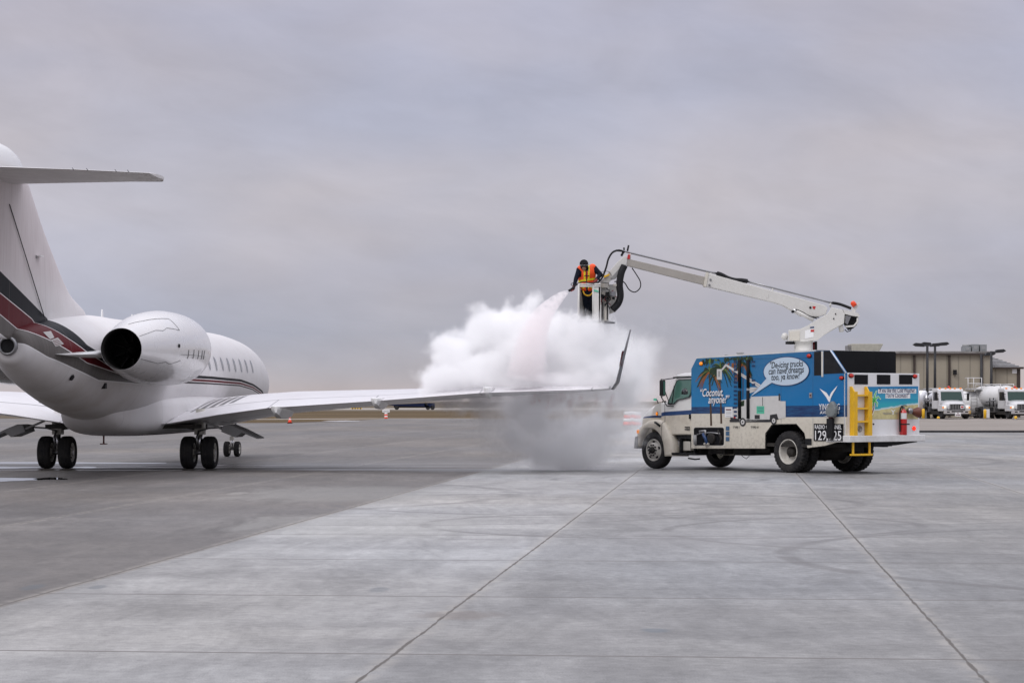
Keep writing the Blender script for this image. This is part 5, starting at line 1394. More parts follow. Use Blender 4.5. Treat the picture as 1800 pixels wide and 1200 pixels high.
# ------------------------------------------------------------------ worker in the basket
def capsules(name, caps, mat, vox, parent=None, smooth=6, origin=Vector((0, 0, 0)), sub=0):
    """tapered capsules fused into one continuous skin"""
    mb = MB()
    for a_, ra, b3, rb in caps:
        a_, b3 = Vector(a_) - origin, Vector(b3) - origin; ax = (b3 - a_); L = max(ax.length, 1e-4); ax = ax / L
        prof = []
        for k in range(7):
            t = math.pi / 2 * k / 6; prof.append((-math.cos(t) * ra, max(.0005, math.sin(t) * ra)))
        for k in range(7):
            t = math.pi / 2 * k / 6; prof.append((L + math.sin(t) * rb, max(.0005, math.cos(t) * rb)))
        mb.lathe(a_, ax, prof, mat, 16)
    o = mb.build(name, parent)
    m_ = o.modifiers.new('fuse', 'REMESH'); m_.mode = 'VOXEL'; m_.voxel_size = vox; m_.use_smooth_shade = True
    s_ = o.modifiers.new('soft', 'SMOOTH'); s_.iterations = smooth; s_.factor = .5
    dg = bpy.context.evaluated_depsgraph_get(); dg.update()
    me = bpy.data.meshes.new_from_object(o.evaluated_get(dg)); o.modifiers.clear(); o.data = me
    for p in me.polygons: p.use_smooth = True
    if not me.materials: me.materials.append(mat)
    return o


def PB(px, py, d=0.): return W(px, py, BD + d)


M_jacket = paint('dark navy work clothes', (.006, .008, .016), .9, spec=.15, dirt=.3, dirtcol=(.016, .02, .032), bump=.6, bscale=25)
M_hood = paint('black knitted hood', (.008, .008, .010), .9, spec=.15, dirt=.2, bump=.5, bscale=90)
M_skin = paint('skin', (.35, .18, .12), .55, dirt=.1)
M_glove = paint('red brown work glove', (.22, .022, .018), .7, dirt=.3, dirtcol=(.08, .02, .015))
M_boot = paint('black boot', (.012, .012, .012), .5, dirt=.2)
PO = PB(1033, 562.6, .0)
wk = empty('person', PO, 0, 'worker in orange vest and black hood leaning over the basket rail with spray nozzle', 'person')
J = dict(head=PB(1027, 466.5, -.24), crown=PB(1026.5, 464.5, -.20), neck=PB(1030.5, 474, -.12), chest=PB(1031, 481, -.05), sr=PB(1018.5, 474.5, -.06), sl=PB(1044, 471.5, -.04), belly=PB(1031.5, 496, .02), hip=PB(1033, 507, .08),
         hr=PB(1028.5, 511, .08), hl=PB(1037.5, 511, .08), kr=PB(1029.8, 534, -.03), kl=PB(1038.3, 534, .0), ar=PB(1031.5, 556.5, .08), al=PB(1039, 557, .10),
         er=PB(1012.8, 489, -.16), wr=PB(1009.2, 502.5, -.26), el=PB(1055.5, 482.5, -.12), wl=PB(1048.5, 491.5, -.30))
j = J
body = [(j['crown'], .098, j['head'], .088), (j['neck'], .062, j['head'], .06), (j['neck'], .07, j['chest'], .12), (j['sr'], .082, j['chest'], .13), (j['sl'], .082, j['chest'], .13), (j['chest'], .15, j['belly'], .145), (j['sr'] + Vector((.06, 0, -.08)), .10, j['belly'], .13),
        (j['sl'] + Vector((-.06, 0, -.08)), .10, j['belly'], .13), (j['belly'], .145, j['hip'], .14), (j['hr'], .105, j['hip'], .12), (j['hl'], .105, j['hip'], .12), (j['hr'], .10, j['kr'], .072), (j['kr'], .072, j['ar'], .052), (j['hl'], .10, j['kl'], .072), (j['kl'], .072, j['al'], .052),
        (j['sr'], .075, j['er'], .058), (j['er'], .058, j['wr'], .042), (j['sl'], .078, j['el'], .060), (j['el'], .058, j['wl'], .042),
        (j['ar'], .05, PB(1031.5, 560, .06), .045), (j['al'], .05, PB(1039, 560, .08), .045)]
bd = capsules('body', body, M_jacket, .018, wk, 4, PO)
for nm in ('ar', 'al'):
    p = j[nm]; f_ = Vector((p.x, p.y, PO.z + .05)); capsules('boot', [(p, .058, f_ + Vector((0, 0, .02)), .055), (f_ + Vector((0, .03, 0)), .052, f_ + Vector((-.05, -.18, -.01)), .042)], M_boot, .014, wk, 3, PO)
# hood, with goggles and the bit of face left open
hc, hh = j['crown'], j['head']
hood = capsules('hood', [(hh + Vector((0, -.03, .005)), .088, hh + Vector((0, 0, .02)), .09), (hc + Vector((0, .01, .012)), .108, hh + Vector((.0, .035, -.01)), .098), (hh + Vector((.01, .05, -.03)), .085, j['neck'] + Vector((0, .02, 0)), .075)], M_hood, .014, wk, 3, PO)
face = capsules('face', [(hh + Vector((-.005, -.045, -.055)), .052, hh + Vector((-.005, -.035, -.085)), .042), (hh + Vector((-.005, -.095, -.045)), .011, hh + Vector((-.005, -.108, -.065)), .014)], M_skin, .008, wk, 3, PO)
mb = MB()
for e_ in (-1, 1):
    mb.lathe(hh - PO + Vector((-.005 + e_ * .035, -.108, -.012)), (e_ * .25, -1, -.4), [(-.02, .03), (.01, .032), (.018, .026), (.02, .002)], M_glassd, 16)
mb.tube([hh - PO + Vector((-.112, .03, .01)), hh - PO + Vector((-.082, -.08, .0)), hh - PO + Vector((0, -.124, -.004)), hh - PO + Vector((.082, -.08, .0)), hh - PO + Vector((.112, .03, .01))], .009, M_grey, 6); mb.build('goggles', wk)
# vest
def vest_mat():
    m = bpy.data.materials.new('orange vest with yellow bands'); m.use_nodes = True
    g = NT(m.node_tree); b = m.node_tree.nodes['Principled BSDF']; P = g.new('ShaderNodeTexCoord').outputs['Object']; X, Y, Z = g.xyz(P)
    cx = j['chest'].x - PO.x; xx = g.math('SUBTRACT', X, cx); ax = g.math('ABSOLUTE', xx)
    zz = lambda py: PB(1031, py).z - PO.z
    c = g.mix(g.mr(g.noise(P, 9, 4, .6), .4, .7, 0, .5), (.95, .095, .008), (.62, .05, .006))
    def band(v, c0, w_): return g.math('LESS_THAN', g.math('ABSOLUTE', g.math('SUBTRACT', v, c0)), w_)
    upz = g.math('GREATER_THAN', Z, zz(493))
    y1_ = g.math('MULTIPLY', band(ax, .052, .019), upz)
    y2_ = band(g.math('ADD', Z, g.math('MULTIPLY', xx, -.15)), zz(492.5), .022); y3 = g.math('MULTIPLY', band(Z, zz(506), .018), g.math('GREATER_THAN', g.math('SINE', g.math('MULTIPLY', xx, 60)), 0))
    c = g.mix(g.math('MAXIMUM', g.math('MAXIMUM', y1_, y2_), y3), c, (.85, .78, .02))
    c = g.mix(band(ax, 0., .013), c, (.02, .02, .022)); c = g.mix(g.math('MULTIPLY', g.math('GREATER_THAN', Z, zz(477)), g.math('LESS_THAN', ax, .045)), c, (.015, .015, .018))
    c = g.mix(g.math('MULTIPLY', band(Z, zz(485.5), .012), g.math('LESS_THAN', ax, .06)), c, (.02, .02, .022))
    g.put(b.inputs['Base Color'], c); b.inputs['Roughness'].default_value = .6; return m
M_vest = vest_mat()
up = Vector((0, 0, .02))
vest = capsules('vest', [(PB(1020.5, 472.5, -.06), .088, j['chest'], .145), (PB(1041.5, 470, -.04), .092, j['chest'], .145), (j['chest'], .166, j['belly'], .158), (PB(1022, 476, -.05), .095, PB(1025.5, 500, .02), .12), (PB(1041, 475, -.04), .10, PB(1037.5, 500, .02), .125), (PB(1028, 500, .03), .13, PB(1029.5, 505.5, .05), .12), (PB(1035, 500, .03), .13, PB(1035, 505.5, .05), .125)], M_vest, .016, wk, 3, PO)
mb = MB(); mb.tube([p - PO for p in cat_rom([PB(1025, 511.5, -.03), PB(1027.5, 517, -.10), PB(1033, 519.5, -.10), PB(1038.5, 518, -.08), PB(1042, 513.5, .0)], 5)], .018, M_yellow, 8); mb.build('harness_strap', wk)
# gloves with five fingers each
def glove(c, fwd, side_, curl):
    c = Vector(c); fwd = Vector(fwd).normalized(); side_ = Vector(side_).normalized(); dn = fwd.cross(side_).normalized()
    caps = [(c - fwd * .045, .038, c, .040), (c - side_ * .02, .03, c + fwd * .035 - side_ * .022, .026), (c + side_ * .02, .03, c + fwd * .035 + side_ * .022, .026)]
    for k, (o_, L) in enumerate(((-.034, .062), (-.012, .072), (.011, .068), (.033, .052))):
        r0 = c + fwd * .045 + side_ * o_; r1 = r0 + fwd * L * .5 + dn * curl * L * .35; r2 = r1 + fwd * L * .12 + dn * curl * L * .55
        caps += [(r0, .012, r1, .0115), (r1, .0115, r2, .010)]
    t0 = c - side_ * .035; t1 = t0 - side_ * .022 + fwd * .035 + dn * .012; t2 = t1 + fwd * .028 + dn * .018
    caps += [(t0, .015, t1, .013), (t1, .013, t2, .011)]
    return capsules('glove', caps, M_glove, .0065, wk, 2, PO)
gr = PB(1008, 506.8, -.28); glove(gr, PB(1006, 513.5, -.30) - gr, (.2, -1, .1), 1.0)
gl = PB(1046, 494.8, -.34); glove(gl, PB(1041.5, 499.5, -.36) - gl, (.3, -.9, .2), .9)

# spray nozzle held in the gloved hand
no = PB(1008, 505.5, -.34); sn = empty('spray_nozzle', no, 0, 'black hand-held spray nozzle shooting white fluid down on the wing', 'nozzle')
def N_(px, py, d=-.34): return PB(px, py, d) - no
mb = MB(); mb.tube([N_(1017.5, 497.5), N_(1011, 502), N_(1004, 508)], .021, M_black, 10); br = mb.build('barrel', sn)
mb = MB(); mb.tube([N_(1004, 508), N_(1001, 510.4), N_(999.4, 511.6)], [.022, .03, .026], M_black, 12); mb.build('tip', sn)
mb = MB(); mb.tube([N_(1010, 502), N_(1008.5, 508.5)], .016, M_black, 8); mb.tube([N_(1006 + 2.2 * math.cos(t), 499.8 + 2.2 * math.sin(t)) for t in [2 * math.pi * k / 14 for k in range(15)]], .008, M_black, 6); mb.build('trigger_grip', sn)
mb = MB(); mb.tube(cat_rom([N_(1017.5, 497.5), N_(1026, 495, -.46), N_(1037, 497.5, -.5), N_(1047, 497, -.38), N_(1056, 493, -.1)], 6), .013, M_black, 8); mb.build('supply_hose', sn)
# ------------------------------------------------------------------ beyond the apron
YD = lambda D: zt(D)


def G(px, D): return Vector(((px - 900) * D / FPX, D, zt(D)))


M_wall = bpy.data.materials.new('beige ribbed steel wall'); M_wall.use_nodes = True
g = NT(M_wall.node_tree); b = M_wall.node_tree.nodes['Principled BSDF']; P = g.new('ShaderNodeNewGeometry').outputs['Position']; X, Y, Z = g.xyz(P)
rib = g.math('ABSOLUTE', g.math('SUBTRACT', g.math('FRACT', g.math('MULTIPLY', g.math('ADD', X, Y), 1.0)), .5))
n = g.noise(P, .3, 5, .6)
c = g.mix(g.mr(n, .35, .7, 0, .5), (.36, .32, .25), (.27, .24, .185)); c = g.mix(g.mr(rib, .02, .09, .45, 0), c, (.12, .11, .09))
g.put(b.inputs['Base Color'], c); b.inputs['Roughness'].default_value = .55
M_trim = paint('dark brown trim', (.05, .035, .028), .6, dirt=.2)
M_gutter = paint('grey roof edge', (.28, .27, .26), .6, dirt=.5, dscale=1.5, dirtcol=(.1, .09, .085))
M_roofm = paint('grey standing seam roof', (.23, .23, .245), .5, dirt=.3, dscale=.8)

HD = 206.
hb = empty('hangar_building', G(1640, HD), 0, 'long beige ribbed-steel hangar with dark downpipes behind the fuel trucks', 'building')
HO = hb.location.copy()
def H(px, py, D=HD): return W(px, py, D) - HO
gz = zt(HD) - HO.z
mb = MB(); x0, x1 = H(1440, 700).x, H(1744.5, 700).x; ztop = H(1600, 624).z
mb.box((x0, 0, gz - .05), (x1, 24, ztop), M_wall); mb.build('wall', hb)
mb = MB(); mb.box((x0 - .2, -.35, ztop), (x1 + .1, 24.2, ztop + .16), M_trim); mb.box((x0 - .2, -.3, ztop + .16), (x1 + .1, 24, ztop + .33), M_gutter)
mb.prism([(x0, 0, ztop + .33), (x0, 24, ztop + .33), (x0, 12, ztop + .42)], (x1 - x0, 0, 0), M_roofm); mb.build('roof', hb)
for px in (1607, 1668.5, 1725.5, 1512):
    x = H(px, 700).x; mb = MB(); mb.box((x - .09, -.16, gz), (x + .09, -.0, ztop), M_trim); mb.build('downpipe', hb)
mb = MB(); p = H(1678, 653); mb.box((p.x - .14, -.3, p.z - .25), (p.x + .14, 0, p.z + .15), M_black); mb.build('wall_lamp', hb)
# lower wing with hipped roof
h2 = empty('hangar_annex', G(1770, HD + 1.5), 0, 'lower beige annex with sloping grey roof at the end of the hangar', 'building')
A0 = h2.location.copy(); A_ = lambda px, py, D=HD + 1.5: W(px, py, D) - A0
xa, xb_ = A_(1745, 700).x, A_(1793, 700).x; za = A_(1770, 646).z; zg = -.05
mb = MB(); mb.box((xa, 0, zg), (xb_, 14, za), M_wall); mb.build('wall', h2)
mb = MB(); zr_ = A_(1752, 625).z; mb.add([(xa, -.3, za), (xb_ + .2, -.3, za), (xb_ + .2, 14, za), (xa, 14, za), (xa, 3.5, zr_), (A_(1755, 640).x, 3.5, zr_), (A_(1755, 640).x, 10, zr_), (xa, 10, zr_)],
    [(0, 1, 5, 4), (1, 2, 6, 5), (2, 3, 7, 6), (4, 5, 6, 7), (3, 0, 4, 7), (0, 3, 2, 1)], M_roofm); mb.box((xa, -.4, za - .12), (xb_ + .25, -.3, za + .06), M_trim)
for k in range(7):
    t = (k + 1) / 8; mb.tube([Vector((xa, -.3, za + .03)).lerp(Vector((xa, 3.5, zr_ + .03)), t), Vector((xb_ + .2, -.3, za + .03)).lerp(Vector((A_(1755, 640).x, 3.5, zr_ + .03)), t)], .03, M_gutter, 5)
mb.build('roof', h2)
mb = MB(); mb.box((xb_ - .28, -.06, zg), (xb_ + .02, .02, za), M_trim); mb.build('corner_post', h2); mb = MB(); p, q_ = A_(1779, 648), A_(1788, 656); mb.box((p.x, -.05, q_.z), (q_.x, 0, p.z), M_inkw); mb.build('wall_panel', h2)

def hvac(px0, px1, pyt, D, label, z0, seed):
    cx = (px0 + px1) / 2; c_ = W(cx, pyt, D); base = Vector((c_.x, D, z0)); o = empty('rooftop_unit', base, 0, label, 'rooftop unit'); wd = (px1 - px0) * D / FPX / 2; ht = c_.z - z0; rn = random.Random(seed)
    M1 = paint('galvanised casing', (.26, .27, .275), .5, dirt=.3); mb = MB(); n_ = 3
    for k in range(n_):
        a = -wd + 2 * wd * k / n_; b3 = a + 2 * wd / n_ - .12; h = ht * (.7 + .3 * rn.random()); mb.box((a, 0, .12), (b3, 1.6, h), M1)
        mb.box((a + .12, -.02, h * .45), (b3 - .12, .0, h * .8), M_grey)
    mb.build('casing', o, bevel=.02); mb = MB()
    for k in range(n_): mb.lathe((-wd + wd * (2 * k + .9) / n_, .8, ht * .7), (0, 0, 1), [(0, .35), (ht * .24, .35), (ht * .26, .28)], M_grey, 16)
    mb.build('fan_housing', o); mb = MB(); mb.box((-wd - .1, -.05, 0), (wd, 1.65, .12), M_under); mb.build('base_frame', o); return o
hvac(1695, 1737, 604, 214, 'cluster of grey rooftop fan units above the end of the hangar', ztop + HO.z + .30, 1)
mb = MB(); p, q_ = W(1497, 604, 209), W(1552, 616, 209); bd_ = empty('roof_hood', Vector(((p.x + q_.x) / 2, 209, ztop + HO.z + .35)), 0, 'pale wedge-shaped vent hood on the hangar roof above the black truck cage', 'vent hood')
o_ = bd_.location; mb.prism([Vector((p.x, 209, q_.z - .3)) - o_, Vector((W(1543, 616, 209).x, 209, q_.z - .3)) - o_, Vector((q_.x, 209, p.z - .1)) - o_, Vector((q_.x, 209, p.z)) - o_, Vector((p.x, 209, p.z)) - o_], (0, 2.5, 0), paint('cream vent hood', (.42, .40, .33), .6, dirt=.3)); mb.build('hood_shell', bd_, bevel=.03)
mb = MB(); a_ = W(1491, 607, 209) - o_; mb.box((a_.x, .2, -.1), (a_.x + .35, 2, a_.z), M_gutter); mb.build('side_duct', bd_)

# lamp posts
M_pole = paint('dark bronze pole', (.012, .012, .015), .5, dirt=.2)
def post(px, pyt, D, heads, label):
    o = empty('lamp_post', G(px, D), 0, label, 'lamp post', 'dark lamp posts in front of the hangar'); h = W(px, pyt, D).z - zt(D)
    mb = MB(); mb.tube([(0, 0, 0), (0, 0, h)], [.13, .10], M_pole, 10); mb.lathe((0, 0, 0), (0, 0, 1), [(0, .25), (.35, .22)], M_gutter, 12); mb.build('pole', o)
    for s_ in heads:
        mb = MB(); mb.tube([(0, 0, h - .08), (s_ * .35, 0, h - .06)], .05, M_pole, 6)
        mb.prism([(s_ * .25, -.3, h - .16), (s_ * .95, -.3, h - .12), (s_ * 1.2, -.3, h + .02), (s_ * 1.0, -.3, h + .17), (s_ * .4, -.3, h + .12)], (0, .6, 0), M_pole); mb.build('lamp_head', o, bevel=.03)
post(1630, 606, 198, (-1, 1), 'double-headed lamp post nearer the de-icing truck'); post(1643.5, 604.5, 203, (-1, 1), 'double-headed lamp post beside the red-topped fuel truck'); post(1725, 622, 204, (1,), 'single-headed lamp post behind the tank railing'); post(1742.5, 617, 200, (1,), 'single-headed lamp post by the annex roof')

# horizontal storage tank with platform
M_tank = paint('white tank paint', (.72, .72, .72), .4, dirt=.2, dscale=.6, dirtcol=(.5, .47, .44))
td = 199.5; to_ = G(1722, td); tk = empty('storage_tank', to_, 0, 'white horizontal storage tank with railed platform between the fuel trucks', 'tank'); TT = lambda px, py, D=td: W(px, py, D) - to_
r_ = (TT(1720, 687).z - .15) / 2; xL, xR = TT(1692, 700).x, TT(1749.5, 700).x
mb = MB(); mb.lathe((xL, r_ + .3, r_ + .15), (1, 0, 0), [(-.3, .05), (-.25, r_ * .5), (-.12, r_ * .85), (0, r_), (xR - xL, r_), (xR - xL + .12, r_ * .85), (xR - xL + .25, r_ * .5), (xR - xL + .3, .05)], M_tank, 40); mb.build('tank_shell', tk)
mb = MB()
for x in (xL + .5, xR - .5): mb.box((x - .12, .4, 0), (x + .12, 2 * r_ + .2, r_ * .6), M_grey)
mb.build('saddle', tk); mb = MB(); zp = TT(1720, 683).z; z2_ = TT(1720, 664).z; xl, xr = TT(1702, 0).x, TT(1726, 0).x
for z in (zp, (zp + z2_) / 2, z2_): mb.tube([(xl, .1, z), (xr, .1, z)], .03, M_tank, 6)
for x in (xl, (xl + xr) / 2 - .1, xr): mb.tube([(x, .1, zp - .1), (x, .1, z2_)], .03, M_tank, 6)
for z in (zp, z2_): mb.tube([(xl, .1, z), (xl, 1.4, z)], .03, M_tank, 6); mb.tube([(xr, .1, z), (xr, 1.4, z)], .03, M_tank, 6)
mb.box((xl, .05, zp - .1), (xr, 1.4, zp - .04), M_grey); mb.build('platform_rail', tk)
mb = MB()
for x in (xl + .25, xl + .75): mb.tube([(x, .08, .05), (x, .08, zp)], .025, M_gutter, 6)
for k in range(8): mb.tube([(xl + .25, .08, .25 + k * .27), (xl + .75, .08, .25 + k * .27)], .02, M_gutter, 6)
mb.build('ladder', tk)
# upright silver tank beside the de-icing truck
so = G(1622, 196.5); st_ = empty('silver_tank', so, 0, 'polished silver tank close behind the de-icing truck tail', 'tank'); hh_ = (W(1622, 684.5, 196.5) - so).z
mb = MB(); mb.lathe((0, .5, .5), (0, 0, 1), [(0, .05), (.02, .35), (.12, .46), (hh_ - .7, .46), (hh_ - .58, .36), (hh_ - .55, .05)], M_alu, 28); mb.build('tank_shell', st_); mb = MB()
for x, y in ((-.3, .2), (.3, .2), (-.3, .8), (.3, .8)): mb.box((x - .04, y - .04, 0), (x + .04, y + .04, .7), M_grey)
mb.build('stand', st_)

# fuel trucks, nose towards the camera
M_fglass = paint('dark green windscreen', (.018, .05, .042), .1, spec=.5, dirt=0)
def fuel_truck(label, tankmat, tank_r, red=True):
    o = empty('fuel_truck', (0, 0, 0), 0, label, 'fuel truck', 'white fuel trucks parked by the hangar')     # nose at -Y
    m1 = paint('fuel truck white', (.60, .60, .61), .35, dirt=.15, coat=.2)
    mb = MB(); mb.prism([(-1.1, .9, 1.45), (-1.1, 1.15, 2.35), (-1.1, 1.35, 2.48), (-1.1, 2.5, 2.5), (-1.1, 2.6, .8), (-1.1, .9, .8)], (2.2, 0, 0), m1); cb = mb.build('cab', o, bevel=.07)
    mb = MB(); mb.face([(-.93, .885, 1.50), (.93, .885, 1.50), (.88, 1.13, 2.27), (-.88, 1.13, 2.27)], M_fglass); mb.build('windscreen', cb)
    for s_ in (-1, 1):
        mb = MB(); mb.prism([(s_ * 1.103, 1.1, 1.5), (s_ * 1.103, 1.3, 2.2), (s_ * 1.103, 2.2, 2.2), (s_ * 1.103, 2.2, 1.5)], (s_ * .004, 0, 0), M_glassd); mb.build('door_window', cb)
    mb = MB(); rg = []
    for y, w_, zt2, zb in ((-.15, .62, 1.22, .72), (0, .80, 1.32, .66), (.4, .9, 1.42, .66), (.95, 1.02, 1.55, .7)):
        rg.append([Vector((w_ * math.copysign(abs(math.sin(a)) ** .6, math.sin(a)), y, (zt2 + zb) / 2 + (zt2 - zb) / 2 * math.copysign(abs(math.cos(a)) ** .6, math.cos(a)))) for a in [2 * math.pi * k / 28 for k in range(28)]])
    mb.loft(rg, m1); mb.build('hood', o)
    mb = MB()
    for s_ in (-1, 1): mb = MB(); mb.prism([(s_ * .78, -.05, .62), (s_ * .78, -.05, 1.02), (s_ * .78, .1, 1.14), (s_ * .78, .75, 1.14), (s_ * .78, 1.0, .8), (s_ * .78, .95, .62)], (s_ * .42, 0, 0), m1); mb.build('fender', o, bevel=.05)
    mb = MB(); mb.box((-.6, -.19, .76), (.6, -.1, 1.2), M_black)
    for k in range(9): mb.box((-.56 + k * .135, -.205, .78), (-.52 + k * .135, -.19, 1.18), M_grey)
    gr_ = mb.build('grille', o, bevel=.02)
    if red:
        mb = MB(); mb.box((.3, -.23, .84), (.56, -.205, 1.10), M_inkw); mb.box((.34, -.235, .9), (.52, -.23, 1.04), M_red); mb.build('hazard_placard', gr_)
    for s_ in (-1, 1):
        mb = MB(); mb.lathe((s_ * .95, -.03, .92), (0, -1, 0), [(0, .12), (.04, .11), (.05, .02)], lamp_mat('headlamp', (1, .95, .8), .25), 16); mb.build('headlamp', o)
        mb = MB(); mb.box((s_ * 1.12 - .06, -.06, .86), (s_ * 1.12 + .06, .05, .99), M_lamber); mb.build('turn_signal', o)
        mb = MB(); mb.box((s_ * 1.38 - .1, .85, 1.5), (s_ * 1.38 + .1, .92, 2.1), M_black); mb.tube([(s_ * 1.1, .95, 2.0), (s_ * 1.38, .9, 2.05)], .025, M_black, 6); mb.tube([(s_ * 1.1, .95, 1.6), (s_ * 1.38, .9, 1.55)], .025, M_black, 6); mb.build('side_mirror', o, bevel=.02)
    mb = MB(); mb.prism([(-1.15, -.32, .42), (-1.15, -.32, .70), (-1.15, -.2, .72), (-1.15, -.2, .42)], (2.3, 0, 0), M_chrome); mb.box((-.5, -.326, .55), (.5, -.32, .66), M_black); mb.box((-.9, -.326, .52), (-.65, -.32, .62), M_black); mb.box((.65, -.326, .52), (.9, -.32, .62), M_black); bp_ = mb.build('bumper', o)
    if red:
        mb = MB(); mb.box((-.22, -.34, .22), (.28, -.33, .55), M_inkw); mb.box((-.16, -.345, .30), (.22, -.34, .36), M_maroon); mb.box((-.02, -.345, .42), (.08, -.34, .50), M_maroon); mb.build('number_board', bp_)
    mb = MB(); mb.box((-1.0, .2, .35), (1.0, 8.2, .62), M_under); mb.box((-.95, -.2, .28), (.95, .1, .42), M_under); mb.build('chassis', o)
    for y in (.45, 5.9, 7.0):
        for s_ in (-1, 1):
            mb = MB(); mb.lathe((s_ * 1.0, y, .5), (s_, 0, 0), [(-.2, .3), (-.19, .42), (-.12, .49), (.12, .49), (.18, .42), (.18, .3), (.1, .28), (.08, .02)], M_rubber, 24); mb.build('wheel', o)
    rT = tank_r; zc = .95 + rT
    mb = MB(); mb.lathe((0, 3.0, zc), (0, 1, 0), [(-.2, .1), (-.14, rT * .6), (-.02, rT * .95), (.02, rT), (5.0, rT), (5.12, rT * .9), (5.2, .1)], tankmat, 36); mb.build('tank', o)
    mb = MB()
    for y in (3.6, 5.2, 6.8): mb.lathe((0, y, zc + rT - .03), (0, 0, 1), [(0, .25), (.14, .25), (.16, .1)], M_grey, 14)
    for s_ in (-1, 1): mb.tube([(s_ * .6, 3.1, zc + rT * .78), (s_ * .6, 3.1, zc + rT + .12), (s_ * .6, 8, zc + rT + .12), (s_ * .6, 8, zc + rT * .78)], .03, tankmat, 6)
    mb.build('tank_hatch', o)
    mb = MB(); mb.box((-1.18, 2.9, .55), (-.75, 5.2, 1.0), M_steel); mb.box((-1.2, 3.2, .62), (-1.18, 3.9, .95), M_black)
    for k in range(4): mb.tube([(-1.12, 2.95 + k * .35, 1.0), (-1.12, 2.95 + k * .35, 1.7)], .05, M_black if k % 2 else M_grey, 8)
    mb.tube([(-1.15, 2.9, 1.5), (-1.15, 4.6, 1.4)], .06, M_steel, 8); mb.build('pump_cabinet', o)
    mb = MB(); mb.lathe((0, 1.6, 2.49), (0, 0, 1), [(0, .12), (.14, .11), (.2, .03)], M_lredoff, 14); mb.build('beacon', o)
    for x in (-.9, -.4, 0, .4, .9):
        mb = MB(); mb.box((x - .07, 1.24, 2.45), (x + .07, 1.34, 2.53), M_lamber); mb.build('clearance_lamp', cb)
    return o
ft = fuel_truck('white fuel truck with red grille placard and polished tank facing the apron', M_alu, .70); ft.location = G(1680.5, 193.5); ft.rotation_euler.z = R(11)
f2 = fuel_truck('white tanker truck with large white tank beside the annex', M_tank, .88, False); f2.location = G(1799, 193.5); f2.rotation_euler.z = R(13)

# bollards
def bollard(px, D, pyt, label):
    o = empty('bollard', G(px, D), 0, label, 'bollard', 'yellow bollards along the truck yard'); h = W(px, pyt, D).z - zt(D)
    mb = MB(); mb.lathe((0, 0, 0), (0, 0, 1), [(0, .12), (h - .08, .12), (h - .02, .08), (h, .01)], M_yellow, 14); mb.build('post', o); mb = MB(); mb.lathe((0, 0, 0), (0, 0, 1), [(0, .19), (.05, .18)], M_grey, 14); mb.build('base_collar', o)
bollard(1623, 193, 718, 'tall yellow bollard in front of the silver tank'); bollard(1649.5, 191, 731.5, 'low yellow bollard at the wheel of the fuel truck with grille placard'); bollard(1731.5, 192, 719, 'tall yellow bollard before the white storage tank'); bollard(1785.5, 189, 731, 'low yellow bollard under the bumper of the white tanker')
mb = MB(); o = empty('pump_cabinet', G(1735.5, 195), 0, 'small white cabinet beside the tall yellow bollard at the tank', 'cabinet'); mb.box((-.25, 0, .08), (.2, .4, .78), M_tank); mb.build('cabinet_body', o, bevel=.02); mb = MB(); mb.box((-.3, -.05, 0), (.25, .45, .08), M_grey); mb.build('plinth', o)

# cone, barrel with sign, barrier, far lorry, barrels in the mist
M_oran = paint('orange red plastic', (.85, .055, .015), .45, dirt=.1); M_wht = paint('reflective white', (.8, .8, .8), .4, dirt=.1)
def gp(px, py): D = FPX * CZ / (py - HOR); return Vector(((px - 900) * D / FPX, D, 0))
c0_ = gp(509.5, 744); h = 14.5 * c0_.y / FPX
o = empty('traffic_cone', c0_, 0, 'small orange traffic cone with white bands on the apron edge below the wing', 'traffic cone')
mb = MB(); mb.lathe((0, 0, 0), (0, 0, 1), [(.03, .12 * h / .45), (h * .45, h * .155)], M_oran, 20); mb.lathe((0, 0, 0), (0, 0, 1), [(h * .60, h * .125), (h * .72, h * .095)], M_oran, 20); mb.lathe((0, 0, 0), (0, 0, 1), [(h * .86, h * .07), (h, h * .05)], M_oran, 20); mb.build('cone_shell', o)
mb = MB(); mb.lathe((0, 0, 0), (0, 0, 1), [(h * .45, h * .155), (h * .60, h * .125)], M_wht, 20); mb.build('reflective_band', o); mb = MB(); mb.lathe((0, 0, 0), (0, 0, 1), [(h * .72, h * .095), (h * .86, h * .07)], M_wht, 20); mb.build('reflective_band', o)
mb = MB(); mb.box((-h * .32, -h * .32, 0), (h * .32, h * .32, h * .07), M_black); mb.build('cone_base', o)
b0_ = gp(678.5, 735.5); o = empty('marker_barrel', b0_, 0, 'red and white striped barrel carrying a white sign at the field edge', 'barrel'); k_ = b0_.y / FPX; r_ = 2.9 * k_
for i in range(4):
    mb = MB(); mb.lathe((0, 0, 0), (0, 0, 1), [(i * 2.5 * k_, r_ * (1 - .03 * i)), ((i + 1) * 2.5 * k_, r_ * (1 - .03 * i))], M_oran if i % 2 == 0 else M_wht, 20); mb.build('barrel_band', o)
mb = MB(); mb.box((-6.3 * k_, -.05, 11 * k_), (6.3 * k_, 0, 16.2 * k_), M_wht); mb.box((-.05, 0, 9 * k_), (.05, .05, 12 * k_), M_grey); sg_ = mb.build('sign_board', o)
mb = MB(); mb.box((-5 * k_, -.06, 13.6 * k_), (5 * k_, -.05, 14.1 * k_), M_grey); mb.box((-5 * k_, -.06, 12.4 * k_), (5 * k_, -.05, 12.8 * k_), M_grey); mb.build('sign_marking', sg_)
b1_ = gp(627, 719.5); k_ = b1_.y / FPX; o = empty('barricade', b1_, 0, 'low orange and black barricade far out across the field', 'barricade')
mb = MB(); mb.box((-10 * k_, 0, 1.0 * k_), (9 * k_, .4, 2.8 * k_), M_yellow)
